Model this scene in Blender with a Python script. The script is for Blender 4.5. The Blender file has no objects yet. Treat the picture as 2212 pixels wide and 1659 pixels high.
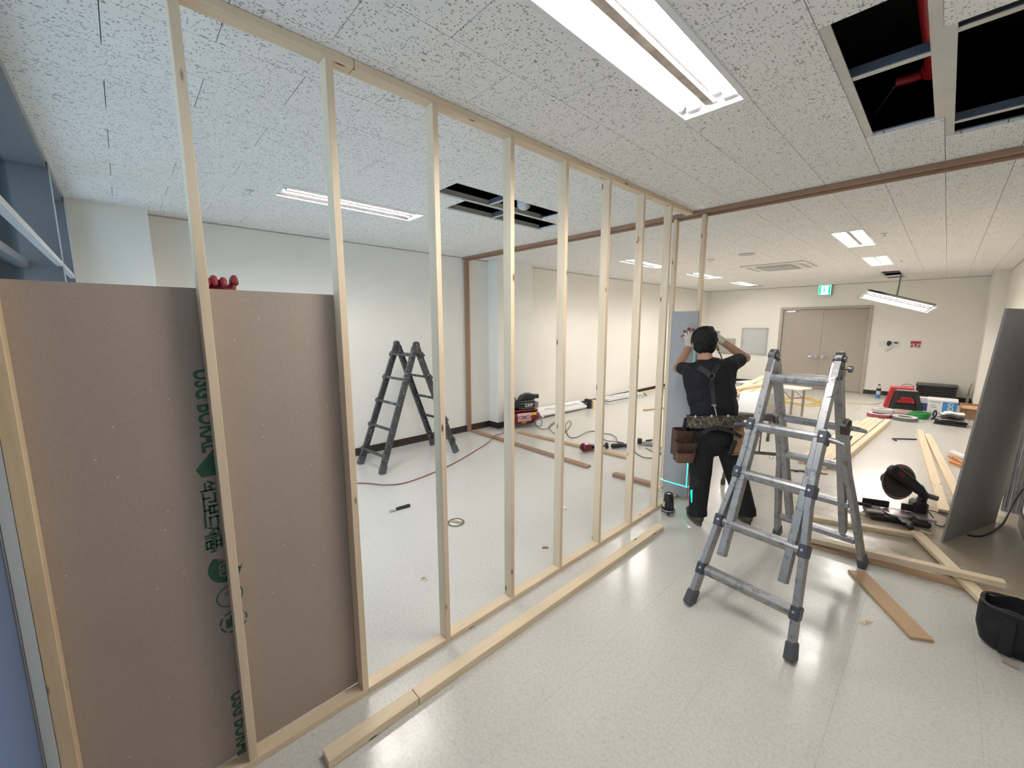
import bpy, bmesh, math, random
from mathutils import Vector, Matrix, Euler
from mathutils.bvhtree import BVHTree
from mathutils import noise as mnoise

# ------------------------------------------------------------------ camera, world, exposure
scene = bpy.context.scene
COL = scene.collection
random.seed(7)
H = 2.697                                    # ceiling height
CAM = Vector((0.0, 0.0, 1.69))
cam_data = bpy.data.cameras.new('camera')
cam_data.sensor_width = 36.0
cam_data.lens = 36.0 * 881.207 / 2212.0
cam_data.clip_start = 0.02
cam = bpy.data.objects.new('camera', cam_data)
COL.objects.link(cam)
Rr = ((0.68751864, 0.10336825, -0.71877196), (0.72616602, -0.09925621, 0.68031693), (-0.00101941, -0.98967834, -0.143303))
cam.matrix_world = Matrix(((Rr[0][0], -Rr[0][1], -Rr[0][2], CAM.x), (Rr[1][0], -Rr[1][1], -Rr[1][2], CAM.y),
                           (Rr[2][0], -Rr[2][1], -Rr[2][2], CAM.z), (0, 0, 0, 1)))
scene.camera = cam

world = bpy.data.worlds.new('overcast_sky')
scene.world = world
world.use_nodes = True
wn = world.node_tree.nodes
bgn = wn.get('Background') or wn.new('ShaderNodeBackground')
bgn.inputs[0].default_value = (0.76, 0.86, 1.0, 1)
bgn.inputs[1].default_value = 2.5
wo = wn.get('World Output') or wn.new('ShaderNodeOutputWorld')
world.node_tree.links.new(bgn.outputs[0], wo.inputs[0])

TUBE_STRENGTH = 62.0
scene.view_settings.view_transform = 'Standard'
scene.view_settings.look = 'None'
scene.view_settings.gamma = 1.0
scene.view_settings.exposure = 0.55
scene.view_settings.use_curve_mapping = False

# ------------------------------------------------------------------ materials
MATS = {}
def node_mat(name):
    m = bpy.data.materials.new(name); m.use_nodes = True
    nt = m.node_tree; b = nt.nodes['Principled BSDF']
    MATS[name] = m
    return m, nt, b
def setb(b, color=None, rough=None, metal=None, spec=None, coat=None):
    if color is not None: b.inputs['Base Color'].default_value = (*color, 1)
    if rough is not None: b.inputs['Roughness'].default_value = rough
    if metal is not None: b.inputs['Metallic'].default_value = metal
    if spec is not None: b.inputs['Specular IOR Level'].default_value = spec
    if coat is not None: b.inputs['Coat Weight'].default_value = coat
def coords(nt, kind='Object', scale=(1, 1, 1), rand=False):
    tc = nt.nodes.new('ShaderNodeTexCoord')
    mp = nt.nodes.new('ShaderNodeMapping'); mp.inputs['Scale'].default_value = scale
    if kind == 'World':
        g = nt.nodes.new('ShaderNodeNewGeometry'); src = g.outputs['Position']
    else:
        src = tc.outputs[kind]
    if rand:
        oi = nt.nodes.new('ShaderNodeObjectInfo')
        mul = nt.nodes.new('ShaderNodeMath'); mul.operation = 'MULTIPLY'; mul.inputs[1].default_value = 37.0
        nt.links.new(oi.outputs['Random'], mul.inputs[0])
        add = nt.nodes.new('ShaderNodeVectorMath'); add.operation = 'ADD'
        nt.links.new(src, add.inputs[0]); nt.links.new(mul.outputs[0], add.inputs[1]); src = add.outputs[0]
    nt.links.new(src, mp.inputs['Vector'])
    return mp.outputs['Vector']
def noise(nt, vec, scale, detail=4, rough=0.55, dist=0.0):
    n = nt.nodes.new('ShaderNodeTexNoise'); n.inputs['Scale'].default_value = scale
    n.inputs['Detail'].default_value = detail; n.inputs['Roughness'].default_value = rough
    n.inputs['Distortion'].default_value = dist
    nt.links.new(vec, n.inputs['Vector']); return n.outputs['Fac']
def ramp(nt, fac, stops):
    r = nt.nodes.new('ShaderNodeValToRGB'); e = r.color_ramp.elements
    while len(e) < len(stops): e.new(0.5)
    for el, (p, c) in zip(e, stops):
        el.position = p; el.color = (*c, 1) if len(c) == 3 else c
    nt.links.new(fac, r.inputs['Fac']); return r.outputs['Color']
def mixc(nt, fac, a, b, mode='MIX'):
    m = nt.nodes.new('ShaderNodeMix'); m.data_type = 'RGBA'; m.blend_type = mode
    for s, v in ((m.inputs[0], fac), (m.inputs[6], a), (m.inputs[7], b)):
        if hasattr(v, 'links'): nt.links.new(v, s)
        elif isinstance(v, (int, float)): s.default_value = v
        else: s.default_value = (*v, 1)
    return m.outputs[2]
def bump(nt, b, h, strength=0.2, dist=0.01):
    n = nt.nodes.new('ShaderNodeBump'); n.inputs['Strength'].default_value = strength; n.inputs['Distance'].default_value = dist
    nt.links.new(h, n.inputs['Height']); nt.links.new(n.outputs['Normal'], b.inputs['Normal'])
def plain(name, color, rough=0.5, metal=0.0, var=0.08, scale=6.0, spec=0.5, bmp=0.0, coord='Object'):
    if name in MATS: return MATS[name]
    m, nt, b = node_mat(name); setb(b, color, rough, metal, spec)
    v = coords(nt, coord)
    f = noise(nt, v, scale, 5)
    lo = tuple(max(0, c * (1 - var)) for c in color); hi = tuple(min(1, c * (1 + var)) for c in color)
    nt.links.new(ramp(nt, f, [(0.3, lo), (0.7, hi)]), b.inputs['Base Color'])
    if bmp: bump(nt, b, f, bmp, 0.005)
    return m
def emit(name, color, strength):
    if name in MATS: return MATS[name]
    m, nt, b = node_mat(name); setb(b, color, 0.4)
    b.inputs['Emission Color'].default_value = (*color, 1); b.inputs['Emission Strength'].default_value = strength
    return m
def wood(name, base, dark, knots=True, rough=0.55, grain=1.0):
    if name in MATS: return MATS[name]
    m, nt, b = node_mat(name); setb(b, base, rough)
    v = coords(nt, 'Object', (0.9, 16, 16), True)
    g = noise(nt, v, 2.2 * grain, 5, 0.6, 0.6)
    c = ramp(nt, g, [(0.30, dark), (0.52, base), (0.8, tuple(min(1, x * 1.08) for x in base))])
    v2 = coords(nt, 'Object', (1.0, 1.0, 1.0), True)
    tone = noise(nt, v2, 1.3, 2)
    c = mixc(nt, 0.5, c, ramp(nt, tone, [(0.3, tuple(x * 0.86 for x in base)), (0.7, tuple(min(1, x * 1.1) for x in base))]))
    if knots:
        v3 = coords(nt, 'Object', (4.2, 15, 15), True)
        vo = nt.nodes.new('ShaderNodeTexVoronoi'); vo.inputs['Scale'].default_value = 1.0
        nt.links.new(v3, vo.inputs['Vector'])
        kf = ramp(nt, vo.outputs['Distance'], [(0.05, (1, 1, 1)), (0.115, (0, 0, 0))])
        c = mixc(nt, kf, c, (0.13, 0.055, 0.025))
    nt.links.new(c, b.inputs['Base Color'])
    bump(nt, b, g, 0.08, 0.003)
    return m
def worn_metal(name, base, spots, amount, metal=0.9, rough=0.38, scale=14):
    m, nt, b = node_mat(name); setb(b, base, rough, metal)
    v = coords(nt, 'Object')
    f1 = noise(nt, v, scale, 8, 0.68); f2 = noise(nt, v, scale * 0.3, 4)
    c = ramp(nt, f2, [(0.3, tuple(x * 0.78 for x in base)), (0.7, base)])
    k = ramp(nt, f1, [(amount, (0, 0, 0)), (amount + 0.05, (1, 1, 1))])
    c = mixc(nt, k, c, spots)
    nt.links.new(c, b.inputs['Base Color'])
    mm = nt.nodes.new('ShaderNodeMath'); mm.operation = 'MULTIPLY_ADD'; mm.inputs[1].default_value = -metal * 0.8; mm.inputs[2].default_value = metal
    nt.links.new(k, mm.inputs[0]); nt.links.new(mm.outputs[0], b.inputs['Metallic'])
    return m

PINE = wood('pine', (0.765, 0.615, 0.435), (0.65, 0.50, 0.33))
PINE2 = wood('pine_boards', (0.80, 0.655, 0.46), (0.69, 0.53, 0.345))
MDF = wood('mdf', (0.35, 0.205, 0.13), (0.31, 0.18, 0.11), False, 0.6, 3)
MDF2 = wood('mdf_pale', (0.50, 0.33, 0.185), (0.46, 0.30, 0.17), False, 0.6, 3)
WALL = plain('wall_paint', (0.89, 0.86, 0.79), 0.85, var=0.015, scale=3, spec=0.2, coord='World')
BASEB = plain('baseboard_vinyl', (0.035, 0.022, 0.018), 0.45, var=0.1)
DOORM = plain('door_paint', (0.42, 0.365, 0.305), 0.5, var=0.03, scale=2)
WHITE = plain('white_enamel', (0.82, 0.82, 0.82), 0.35, var=0.02)
WHITEP = plain('white_plastic', (0.75, 0.75, 0.73), 0.4, var=0.02)
ALU = plain('aluminium', (0.62, 0.63, 0.65), 0.38, 0.9, var=0.05)
FRAMEM = plain('window_frame_paint', (0.19, 0.205, 0.225), 0.45, 0.2, var=0.05)
FRAMEW = plain('window_frame_pale', (0.62, 0.64, 0.66), 0.45, var=0.03)
STEEL = plain('stainless', (0.55, 0.57, 0.60), 0.16, 1.0, var=0.03)
STEELD = plain('dark_steel', (0.16, 0.16, 0.17), 0.4, 0.8, var=0.2)
BLACKP = plain('black_plastic', (0.016, 0.016, 0.018), 0.42, var=0.25, scale=20)
RUBBER = plain('rubber', (0.085, 0.09, 0.10), 0.6, var=0.2)
CARBON = plain('slab_dark', (0.03, 0.03, 0.032), 0.9, var=0.2)
GREY_BOARD = plain('grey_board_paper', (0.38, 0.372, 0.375), 0.8, var=0.03, scale=30)
GYPEDGE = plain('gypsum_core', (0.78, 0.77, 0.74), 0.9, var=0.05)
INK = plain('green_ink', (0.05, 0.145, 0.085), 0.8, var=0.12, scale=60)
REDP = plain('red_plastic', (0.50, 0.022, 0.03), 0.4, var=0.1)
REDM = plain('red_enamel', (0.19, 0.010, 0.014), 0.28, var=0.15)
BLUEP = plain('blue_print', (0.05, 0.23, 0.52), 0.5, var=0.05)
CARD = plain('cardboard', (0.48, 0.29, 0.16), 0.8, var=0.08)
PAPER = plain('white_paper', (0.78, 0.78, 0.78), 0.7, var=0.03)
GREENP = plain('green_plastic', (0.03, 0.27, 0.07), 0.45, var=0.15)
YELLOWP = plain('yellow_hose', (0.62, 0.43, 0.08), 0.5, var=0.1)
ORANGEP = plain('orange_plastic', (0.75, 0.24, 0.03), 0.45, var=0.1)

def gyps_back():
    m, nt, b = node_mat('gypsum_back_paper'); setb(b, rough=0.85, spec=0.2)
    v = coords(nt, 'Object')
    f = noise(nt, v, 260, 3, 0.7); f2 = noise(nt, v, 2.0, 3)
    c = ramp(nt, f, [(0.3, (0.36, 0.295, 0.245)), (0.7, (0.48, 0.40, 0.34))])
    c = mixc(nt, 0.35, c, ramp(nt, f2, [(0.3, (0.37, 0.305, 0.255)), (0.7, (0.45, 0.37, 0.31))]))
    vo = nt.nodes.new('ShaderNodeTexVoronoi'); vo.inputs['Scale'].default_value = 16.0
    nt.links.new(v, vo.inputs['Vector'])
    c = mixc(nt, ramp(nt, vo.outputs['Distance'], [(0.035, (0.8, 0.8, 0.8)), (0.06, (0, 0, 0))]), c, (0.68, 0.62, 0.56))
    nt.links.new(c, b.inputs['Base Color']); return m
GYPBACK = gyps_back()

def ceil_mat():
    m, nt, b = node_mat('acoustic_tile'); setb(b, rough=0.9, spec=0.15)
    v = coords(nt, 'World')
    # round pin holes
    vo = nt.nodes.new('ShaderNodeTexVoronoi'); vo.inputs['Scale'].default_value = 74.0; vo.voronoi_dimensions = '2D'
    nt.links.new(v, vo.inputs['Vector'])
    sep = nt.nodes.new('ShaderNodeSeparateColor'); nt.links.new(vo.outputs['Color'], sep.inputs[0])
    thr = nt.nodes.new('ShaderNodeMath'); thr.operation = 'MULTIPLY_ADD'; thr.inputs[1].default_value = 0.40; thr.inputs[2].default_value = -0.12
    nt.links.new(sep.outputs[0], thr.inputs[0])
    lt = nt.nodes.new('ShaderNodeMath'); lt.operation = 'LESS_THAN'
    nt.links.new(vo.outputs['Distance'], lt.inputs[0]); nt.links.new(thr.outputs[0], lt.inputs[1])
    # worm fissures, long along Y
    v2 = coords(nt, 'World', (1.0, 0.34, 1.0))
    n1 = noise(nt, v2, 58, 2, 0.5, 0.6)
    ab = nt.nodes.new('ShaderNodeMath'); ab.operation = 'SUBTRACT'; ab.inputs[1].default_value = 0.5; nt.links.new(n1, ab.inputs[0])
    ab2 = nt.nodes.new('ShaderNodeMath'); ab2.operation = 'ABSOLUTE'; nt.links.new(ab.outputs[0], ab2.inputs[0])
    l2 = nt.nodes.new('ShaderNodeMath'); l2.operation = 'LESS_THAN'; l2.inputs[1].default_value = 0.024; nt.links.new(ab2.outputs[0], l2.inputs[0])
    n2 = noise(nt, coords(nt, 'World', (1.0, 0.6, 1.0)), 52, 1, 0.5)
    g2 = nt.nodes.new('ShaderNodeMath'); g2.operation = 'GREATER_THAN'; g2.inputs[1].default_value = 0.60; nt.links.new(n2, g2.inputs[0])
    fm = nt.nodes.new('ShaderNodeMath'); fm.operation = 'MULTIPLY'; nt.links.new(l2.outputs[0], fm.inputs[0]); nt.links.new(g2.outputs[0], fm.inputs[1])
    mx = nt.nodes.new('ShaderNodeMath'); mx.operation = 'MAXIMUM'; nt.links.new(lt.outputs[0], mx.inputs[0]); nt.links.new(fm.outputs[0], mx.inputs[1])
    tone = ramp(nt, noise(nt, v, 1.4, 2), [(0.3, (0.88, 0.87, 0.845)), (0.7, (0.90, 0.89, 0.865))])
    c = mixc(nt, mx.outputs[0], tone, (0.36, 0.36, 0.365))
    nt.links.new(c, b.inputs['Base Color']); return m
CEILM = ceil_mat()

def floor_mat():
    m, nt, b = node_mat('vinyl_tile'); setb(b, rough=0.24, spec=0.5)
    v = coords(nt, 'World')
    f = noise(nt, v, 70, 6, 0.75, 0.3); f2 = noise(nt, v, 1.2, 4); f3 = noise(nt, v, 14, 5, 0.7)
    c = ramp(nt, f, [(0.30, (0.47, 0.455, 0.415)), (0.5, (0.645, 0.63, 0.585)), (0.72, (0.74, 0.725, 0.68))])
    c = mixc(nt, 0.30, c, ramp(nt, f2, [(0.3, (0.605, 0.585, 0.53)), (0.7, (0.695, 0.675, 0.63))]))
    vs = coords(nt, 'World', (14, 3, 1))
    sc = noise(nt, vs, 4.2, 3, 0.6)
    c = mixc(nt, ramp(nt, sc, [(0.70, (0, 0, 0)), (0.76, (0.55, 0.55, 0.55))]), c, (0.33, 0.31, 0.28))
    # trodden-in sawdust beside the saw
    vd = nt.nodes.new('ShaderNodeVectorMath'); vd.operation = 'DISTANCE'; vd.inputs[1].default_value = (.38, 4.75, 0)
    nt.links.new(v, vd.inputs[0])
    ad = nt.nodes.new('ShaderNodeMath'); ad.operation = 'MULTIPLY_ADD'; ad.inputs[1].default_value = -1.6; nt.links.new(noise(nt, v, 5, 5, 0.65), ad.inputs[0]); nt.links.new(vd.outputs['Value'], ad.inputs[2])
    c = mixc(nt, ramp(nt, ad.outputs[0], [(0.0, (0.75, 0.75, 0.75)), (0.28, (0, 0, 0))]), c, (0.34, 0.26, 0.165))
    nt.links.new(c, b.inputs['Base Color'])
    rr = nt.nodes.new('ShaderNodeMapRange'); rr.inputs[3].default_value = 0.13; rr.inputs[4].default_value = 0.32
    nt.links.new(f3, rr.inputs[0]); nt.links.new(rr.outputs[0], b.inputs['Roughness'])
    return m
FLOORM = floor_mat()

def glass_mat():
    m = bpy.data.materials.new('window_glass'); m.use_nodes = True; nt = m.node_tree
    nt.nodes.remove(nt.nodes['Principled BSDF'])
    out = nt.nodes['Material Output']
    tr = nt.nodes.new('ShaderNodeBsdfTransparent'); tr.inputs[0].default_value = (0.78, 0.9, 0.96, 1)
    gl = nt.nodes.new('ShaderNodeBsdfGlossy'); gl.inputs['Roughness'].default_value = 0.03
    fr = nt.nodes.new('ShaderNodeFresnel'); fr.inputs[0].default_value = 1.45
    mx = nt.nodes.new('ShaderNodeMixShader')
    nt.links.new(fr.outputs[0], mx.inputs[0]); nt.links.new(tr.outputs[0], mx.inputs[1]); nt.links.new(gl.outputs[0], mx.inputs[2])
    nt.links.new(mx.outputs[0], out.inputs[0]); return m
GLASS = glass_mat()
def film_mat():
    m = bpy.data.materials.new('blue_window_film'); m.use_nodes = True; nt = m.node_tree
    nt.nodes.remove(nt.nodes['Principled BSDF']); out = nt.nodes['Material Output']
    tl = nt.nodes.new('ShaderNodeBsdfTranslucent'); tl.inputs[0].default_value = (0.20, 0.235, 0.30, 1)
    df = nt.nodes.new('ShaderNodeBsdfDiffuse'); df.inputs[0].default_value = (0.30, 0.335, 0.39, 1)
    mx = nt.nodes.new('ShaderNodeMixShader'); mx.inputs[0].default_value = 0.35
    nt.links.new(tl.outputs[0], mx.inputs[1]); nt.links.new(df.outputs[0], mx.inputs[2]); nt.links.new(mx.outputs[0], out.inputs[0])
    return m
FILM = film_mat()

# ------------------------------------------------------------------ mesh helpers
class MB:
    def __init__(s): s.v = []; s.f = []
    def add(s, vs, fs):
        o = len(s.v); s.v += [Vector(p) for p in vs]; s.f += [tuple(i + o for i in f) for f in fs]; return s
    def box(s, c, size, M=None):
        hx, hy, hz = size[0] / 2, size[1] / 2, size[2] / 2; c = Vector(c)
        vs = [Vector((x, y, z)) for x in (-hx, hx) for y in (-hy, hy) for z in (-hz, hz)]
        if M is not None: vs = [M @ p for p in vs]
        return s.add([p + c for p in vs], [(0, 1, 3, 2), (4, 6, 7, 5), (0, 4, 5, 1), (2, 3, 7, 6), (0, 2, 6, 4), (1, 5, 7, 3)])
    def mm(s, a, b):
        return s.box(((a[0] + b[0]) / 2, (a[1] + b[1]) / 2, (a[2] + b[2]) / 2), (abs(b[0] - a[0]), abs(b[1] - a[1]), abs(b[2] - a[2])))
    def bar(s, p0, p1, w, t, up=(0, 0, 1), w1=None, t1=None):
        p0, p1 = Vector(p0), Vector(p1); d = (p1 - p0).normalized(); up = Vector(up)
        sd = d.cross(up)
        if sd.length < 1e-4: sd = d.cross(Vector((1, 0, 0)))
        sd.normalize(); u = sd.cross(d).normalized()
        w1 = w if w1 is None else w1; t1 = t if t1 is None else t1
        vs = [p + sd * a * ww / 2 + u * b * tt / 2 for p, ww, tt in ((p0, w, t), (p1, w1, t1)) for a, b in ((-1, -1), (1, -1), (1, 1), (-1, 1))]
        return s.add(vs, [(3, 2, 1, 0), (4, 5, 6, 7), (0, 1, 5, 4), (1, 2, 6, 5), (2, 3, 7, 6), (3, 0, 4, 7)])
    def cyl(s, p0, p1, r0, r1=None, n=12):
        p0, p1 = Vector(p0), Vector(p1); r1 = r0 if r1 is None else r1
        d = (p1 - p0).normalized(); a = d.orthogonal().normalized(); b = d.cross(a)
        vs = []
        for p, r in ((p0, r0), (p1, r1)):
            for i in range(n):
                t = 2 * math.pi * i / n; vs.append(p + a * r * math.cos(t) + b * r * math.sin(t))
        fs = [(i, (i + 1) % n, n + (i + 1) % n, n + i) for i in range(n)] + [tuple(range(n - 1, -1, -1)), tuple(range(n, 2 * n))]
        return s.add(vs, fs)
    def tube(s, pts, r, n=8, closed=False):
        pts = [Vector(p) for p in pts]; m = len(pts); vs = []
        rs = r if isinstance(r, (list, tuple)) else [r] * m
        prev = None
        for i, p in enumerate(pts):
            if closed: d = pts[(i + 1) % m] - pts[i - 1]
            else: d = pts[min(i + 1, m - 1)] - pts[max(i - 1, 0)]
            d.normalize()
            if prev is None: a = d.orthogonal().normalized()
            else:
                a = prev - d * prev.dot(d)
                a = a.normalized() if a.length > 1e-5 else d.orthogonal().normalized()
            prev = a; b = d.cross(a)
            for k in range(n):
                t = 2 * math.pi * k / n; vs.append(p + (a * math.cos(t) + b * math.sin(t)) * rs[i])
        fs = []
        for i in range(m if closed else m - 1):
            j = (i + 1) % m
            for k in range(n):
                fs.append((i * n + k, i * n + (k + 1) % n, j * n + (k + 1) % n, j * n + k))
        if not closed: fs += [tuple(range(n - 1, -1, -1)), tuple(range((m - 1) * n, m * n))]
        return s.add(vs, fs)
    def prism(s, poly, o, ux, uy, dv):
        o, ux, uy, dv = Vector(o), Vector(ux), Vector(uy), Vector(dv); n = len(poly)
        base = [o + ux * a + uy * b for a, b in poly]
        return s.add(base + [p + dv for p in base], [tuple(range(n - 1, -1, -1)), tuple(range(n, 2 * n))] + [(i, (i + 1) % n, n + (i + 1) % n, n + i) for i in range(n)])
    def lathe(s, prof, o, axis=(0, 0, 1), n=20, ring=False):
        o = Vector(o); d = Vector(axis).normalized(); a = d.orthogonal().normalized(); b = d.cross(a); vs = []
        for r, z in prof:
            for i in range(n):
                t = 2 * math.pi * i / n; vs.append(o + d * z + (a * math.cos(t) + b * math.sin(t)) * max(r, 1e-4))
        fs = [(j * n + i, j * n + (i + 1) % n, (j + 1) * n + (i + 1) % n, (j + 1) * n + i) for j in range(len(prof) - 1) for i in range(n)]
        if ring: fs += [((len(prof) - 1) * n + i, (len(prof) - 1) * n + (i + 1) % n, (i + 1) % n, i) for i in range(n)]
        else: fs += [tuple(range(n - 1, -1, -1)), tuple(range((len(prof) - 1) * n, len(prof) * n))]
        return s.add(vs, fs)
    def ell(s, c, r, M=None, n=14, m=9):
        c = Vector(c); r = Vector((r, r, r)) if isinstance(r, (int, float)) else Vector(r); vs = []; fs = []
        for j in range(1, m):
            ph = math.pi * j / m
            for i in range(n):
                t = 2 * math.pi * i / n
                p = Vector((r.x * math.sin(ph) * math.cos(t), r.y * math.sin(ph) * math.sin(t), r.z * math.cos(ph)))
                vs.append(c + (M @ p if M is not None else p))
        tp = Vector((0, 0, r.z)); vs += [c + (M @ tp if M is not None else tp), c - (M @ tp if M is not None else tp)]
        for j in range(m - 2):
            for i in range(n): fs.append((j * n + i, (j + 1) * n + i, (j + 1) * n + (i + 1) % n, j * n + (i + 1) % n))
        a = len(vs) - 2
        for i in range(n):
            fs.append((a, i, (i + 1) % n)); fs.append((a + 1, (m - 2) * n + (i + 1) % n, (m - 2) * n + i))
        return s.add(vs, fs)
    def cap(s, p0, p1, r0, r1=None, n=12):
        r1 = r0 if r1 is None else r1
        s.cyl(p0, p1, r0, r1, n); s.ell(p0, r0, None, n, 8); s.ell(p1, r1, None, n, 8); return s
    def xform(s, M):
        s.v = [M @ p for p in s.v]; return s
    def build(s, name, mat, parent=None, origin=None, smooth=False, bevel=0.0, label=None):
        o = Vector(origin) if origin is not None else (root_of(parent) if parent is not None else Vector((0, 0, 0)))
        me = bpy.data.meshes.new(name); me.from_pydata([p - o for p in s.v], [], s.f)
        bm = bmesh.new(); bm.from_mesh(me); bmesh.ops.recalc_face_normals(bm, faces=bm.faces)
        if bevel > 0:
            ed = [e for e in bm.edges if len(e.link_faces) == 2 and e.calc_face_angle(0) > 0.6]
            bmesh.ops.bevel(bm, geom=ed, offset=bevel, segments=1, affect='EDGES', clamp_overlap=True)
        if smooth:
            for f in bm.faces: f.smooth = True
        bm.to_mesh(me); bm.free()
        if smooth:
            try: me.set_sharp_from_angle(angle=math.radians(40))
            except Exception: pass
        me.materials.append(mat)
        ob = bpy.data.objects.new(name, me); COL.objects.link(ob)
        if parent is not None: ob.parent = parent
        else: ob.location = o
        if label: ob['label'] = label
        return ob
def root_of(o):
    while o.parent is not None: o = o.parent
    return o.location.copy()
def tag(o, label, cat, group=None):
    o['label'] = label; o['category'] = cat
    if group: o['group'] = group
    return o
def thing(name, loc, label, cat, group=None):
    o = bpy.data.objects.new(name, None); o.empty_display_size = 0.1; o.location = loc; COL.objects.link(o)
    return tag(o, label, cat, group)
def struct(o):
    o['kind'] = 'structure'; return o
def blob(name, mb, mat, parent=None, origin=None, voxel=0.01, smooth=6, label=None):
    """union overlapping solids into one continuous smooth surface"""
    ob = mb.build(name, mat, parent, origin, True)
    r = ob.modifiers.new('r', 'REMESH'); r.mode = 'VOXEL'; r.voxel_size = voxel; r.use_smooth_shade = True
    sm = ob.modifiers.new('s', 'SMOOTH'); sm.factor = 0.5; sm.iterations = smooth
    dg = bpy.context.evaluated_depsgraph_get(); dg.update()
    me = bpy.data.meshes.new_from_object(ob.evaluated_get(dg)); ob.modifiers.clear()
    old = ob.data; ob.data = me; bpy.data.meshes.remove(old)
    for p in me.polygons: p.use_smooth = True
    me.materials.clear(); me.materials.append(mat)
    if label: ob['label'] = label
    return ob
def lumber(name, p0, p1, w, t, up, mat, parent=None, bevel=0.0015, label=None):
    """plank whose local X runs along its length (grain), Y = width, Z = thickness along up"""
    p0, p1, up = Vector(p0), Vector(p1), Vector(up); d = (p1 - p0); L = d.length; d.normalize()
    y = up.cross(d).normalized(); z = d.cross(y)
    me = MB().box((0, 0, 0), (L, w, t))
    ob = me.build(name, mat, None, (0, 0, 0), bevel=bevel)
    c = (p0 + p1) / 2
    M = Matrix(((d.x, y.x, z.x, c.x), (d.y, y.y, z.y, c.y), (d.z, y.z, z.z, c.z), (0, 0, 0, 1)))
    if parent is not None:
        ob.parent = parent; ob.matrix_local = Matrix.Translation(-root_of(parent)) @ M
    else: ob.matrix_world = M
    if label: ob['label'] = label
    return ob
def textmesh(body, size, o, ux, uy, extrude, name, mat, parent, align='LEFT', shear=0.0, bold=0.0, sx=1.0):
    """flat printed lettering: o = baseline start, ux = reading direction, uy = letter up"""
    cu = bpy.data.curves.new('t', 'FONT'); cu.body = body; cu.size = size; cu.align_x = align; cu.extrude = extrude; cu.shear = shear; cu.offset = bold
    cu.resolution_u = 3
    tmp = bpy.data.objects.new('t', cu); COL.objects.link(tmp)
    dg = bpy.context.evaluated_depsgraph_get(); dg.update()
    me = bpy.data.meshes.new_from_object(tmp.evaluated_get(dg))
    bpy.data.objects.remove(tmp); 
    o, ux, uy = Vector(o), Vector(ux), Vector(uy); n = ux.cross(uy); r = root_of(parent)
    for v in me.vertices: v.co = o + ux * v.co.x * sx + uy * v.co.y + n * v.co.z - r
    me.materials.clear(); me.materials.append(mat)
    ob = bpy.data.objects.new(name, me); COL.objects.link(ob); ob.parent = parent
    return ob
def ringpts(c, rx, ry, n, ux=(1, 0, 0), uy=(0, 1, 0), a0=0.0, a1=2 * math.pi):
    c, ux, uy = Vector(c), Vector(ux), Vector(uy)
    return [c + ux * rx * math.cos(a0 + (a1 - a0) * i / n) + uy * ry * math.sin(a0 + (a1 - a0) * i / n) for i in range(n)]
def spline(pts, sub=8):
    P = [Vector(p) for p in pts]; out = []
    for i in range(len(P) - 1):
        a, b, c, d = P[max(i - 1, 0)], P[i], P[i + 1], P[min(i + 2, len(P) - 1)]
        for k in range(sub):
            t = k / sub
            out.append(0.5 * ((2 * b) + (c - a) * t + (2 * a - 5 * b + 4 * c - d) * t * t + (3 * b - a - 3 * c + d) * t ** 3))
    out.append(P[-1]); return out
# ------------------------------------------------------------------ room shell
XL, XR, YB, YF = -5.13, 0.72, 13.2, -0.23
fl = struct(MB().mm((XL - .2, YF - .3, -.06), (XR + .2, YB + .2, -.004)).build('floor', plain('floor_joint', (0.58, 0.57, 0.53), 0.8)))
fl['label'] = 'pale grey vinyl tile floor'
T = 0.45
cells = []
ix0, ix1 = math.floor((XL + .176) / T), math.ceil((XR + .176) / T)
iy0, iy1 = math.floor((YF - .811) / T), math.ceil((YB - .811) / T)
for i in range(ix0, ix1):
    for j in range(iy0, iy1):
        xa, xb = max(-.176 + i * T, XL - .1), min(-.176 + (i + 1) * T, XR + .1)
        ya, yb = max(.811 + j * T, YF - .2), min(.811 + (j + 1) * T, YB + .1)
        if xb - xa > .02 and yb - ya > .02:
            cells.append(((xa + xb) / 2, (ya + yb) / 2, xb - xa, yb - ya))
cells.sort(key=lambda c: (c[0]) ** 2 + (c[1]) ** 2 if (c[1] > 0.2 or c[0] < -1) else 500)
cache = {}
def tile_mesh(w, l, t, mat, nm, gap):
    k = (round(w, 3), round(l, 3), nm)
    if k not in cache:
        ob = MB().mm((-w / 2 + gap, -l / 2 + gap, 0), (w / 2 - gap, l / 2 - gap, t)).build(nm, mat, None, (0, 0, 0))
        cache[k] = ob.data; bpy.data.objects.remove(ob)
    return cache[k]
rest = MB()
for n, (x, y, w, l) in enumerate(cells):
    if n < 300:
        ob = bpy.data.objects.new('floor_tile', tile_mesh(w, l, .004, FLOORM, 'floor_tile', .0002)); COL.objects.link(ob)
        ob.parent = fl; ob.location = (x, y, -.004)
    else: rest.mm((x - w / 2 + .0007, y - l / 2 + .0007, -.004), (x + w / 2 - .0007, y + l / 2 - .0007, 0))
o = rest.build('distant_floor_tiles', FLOORM, fl); o['kind'] = 'stuff'

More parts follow.
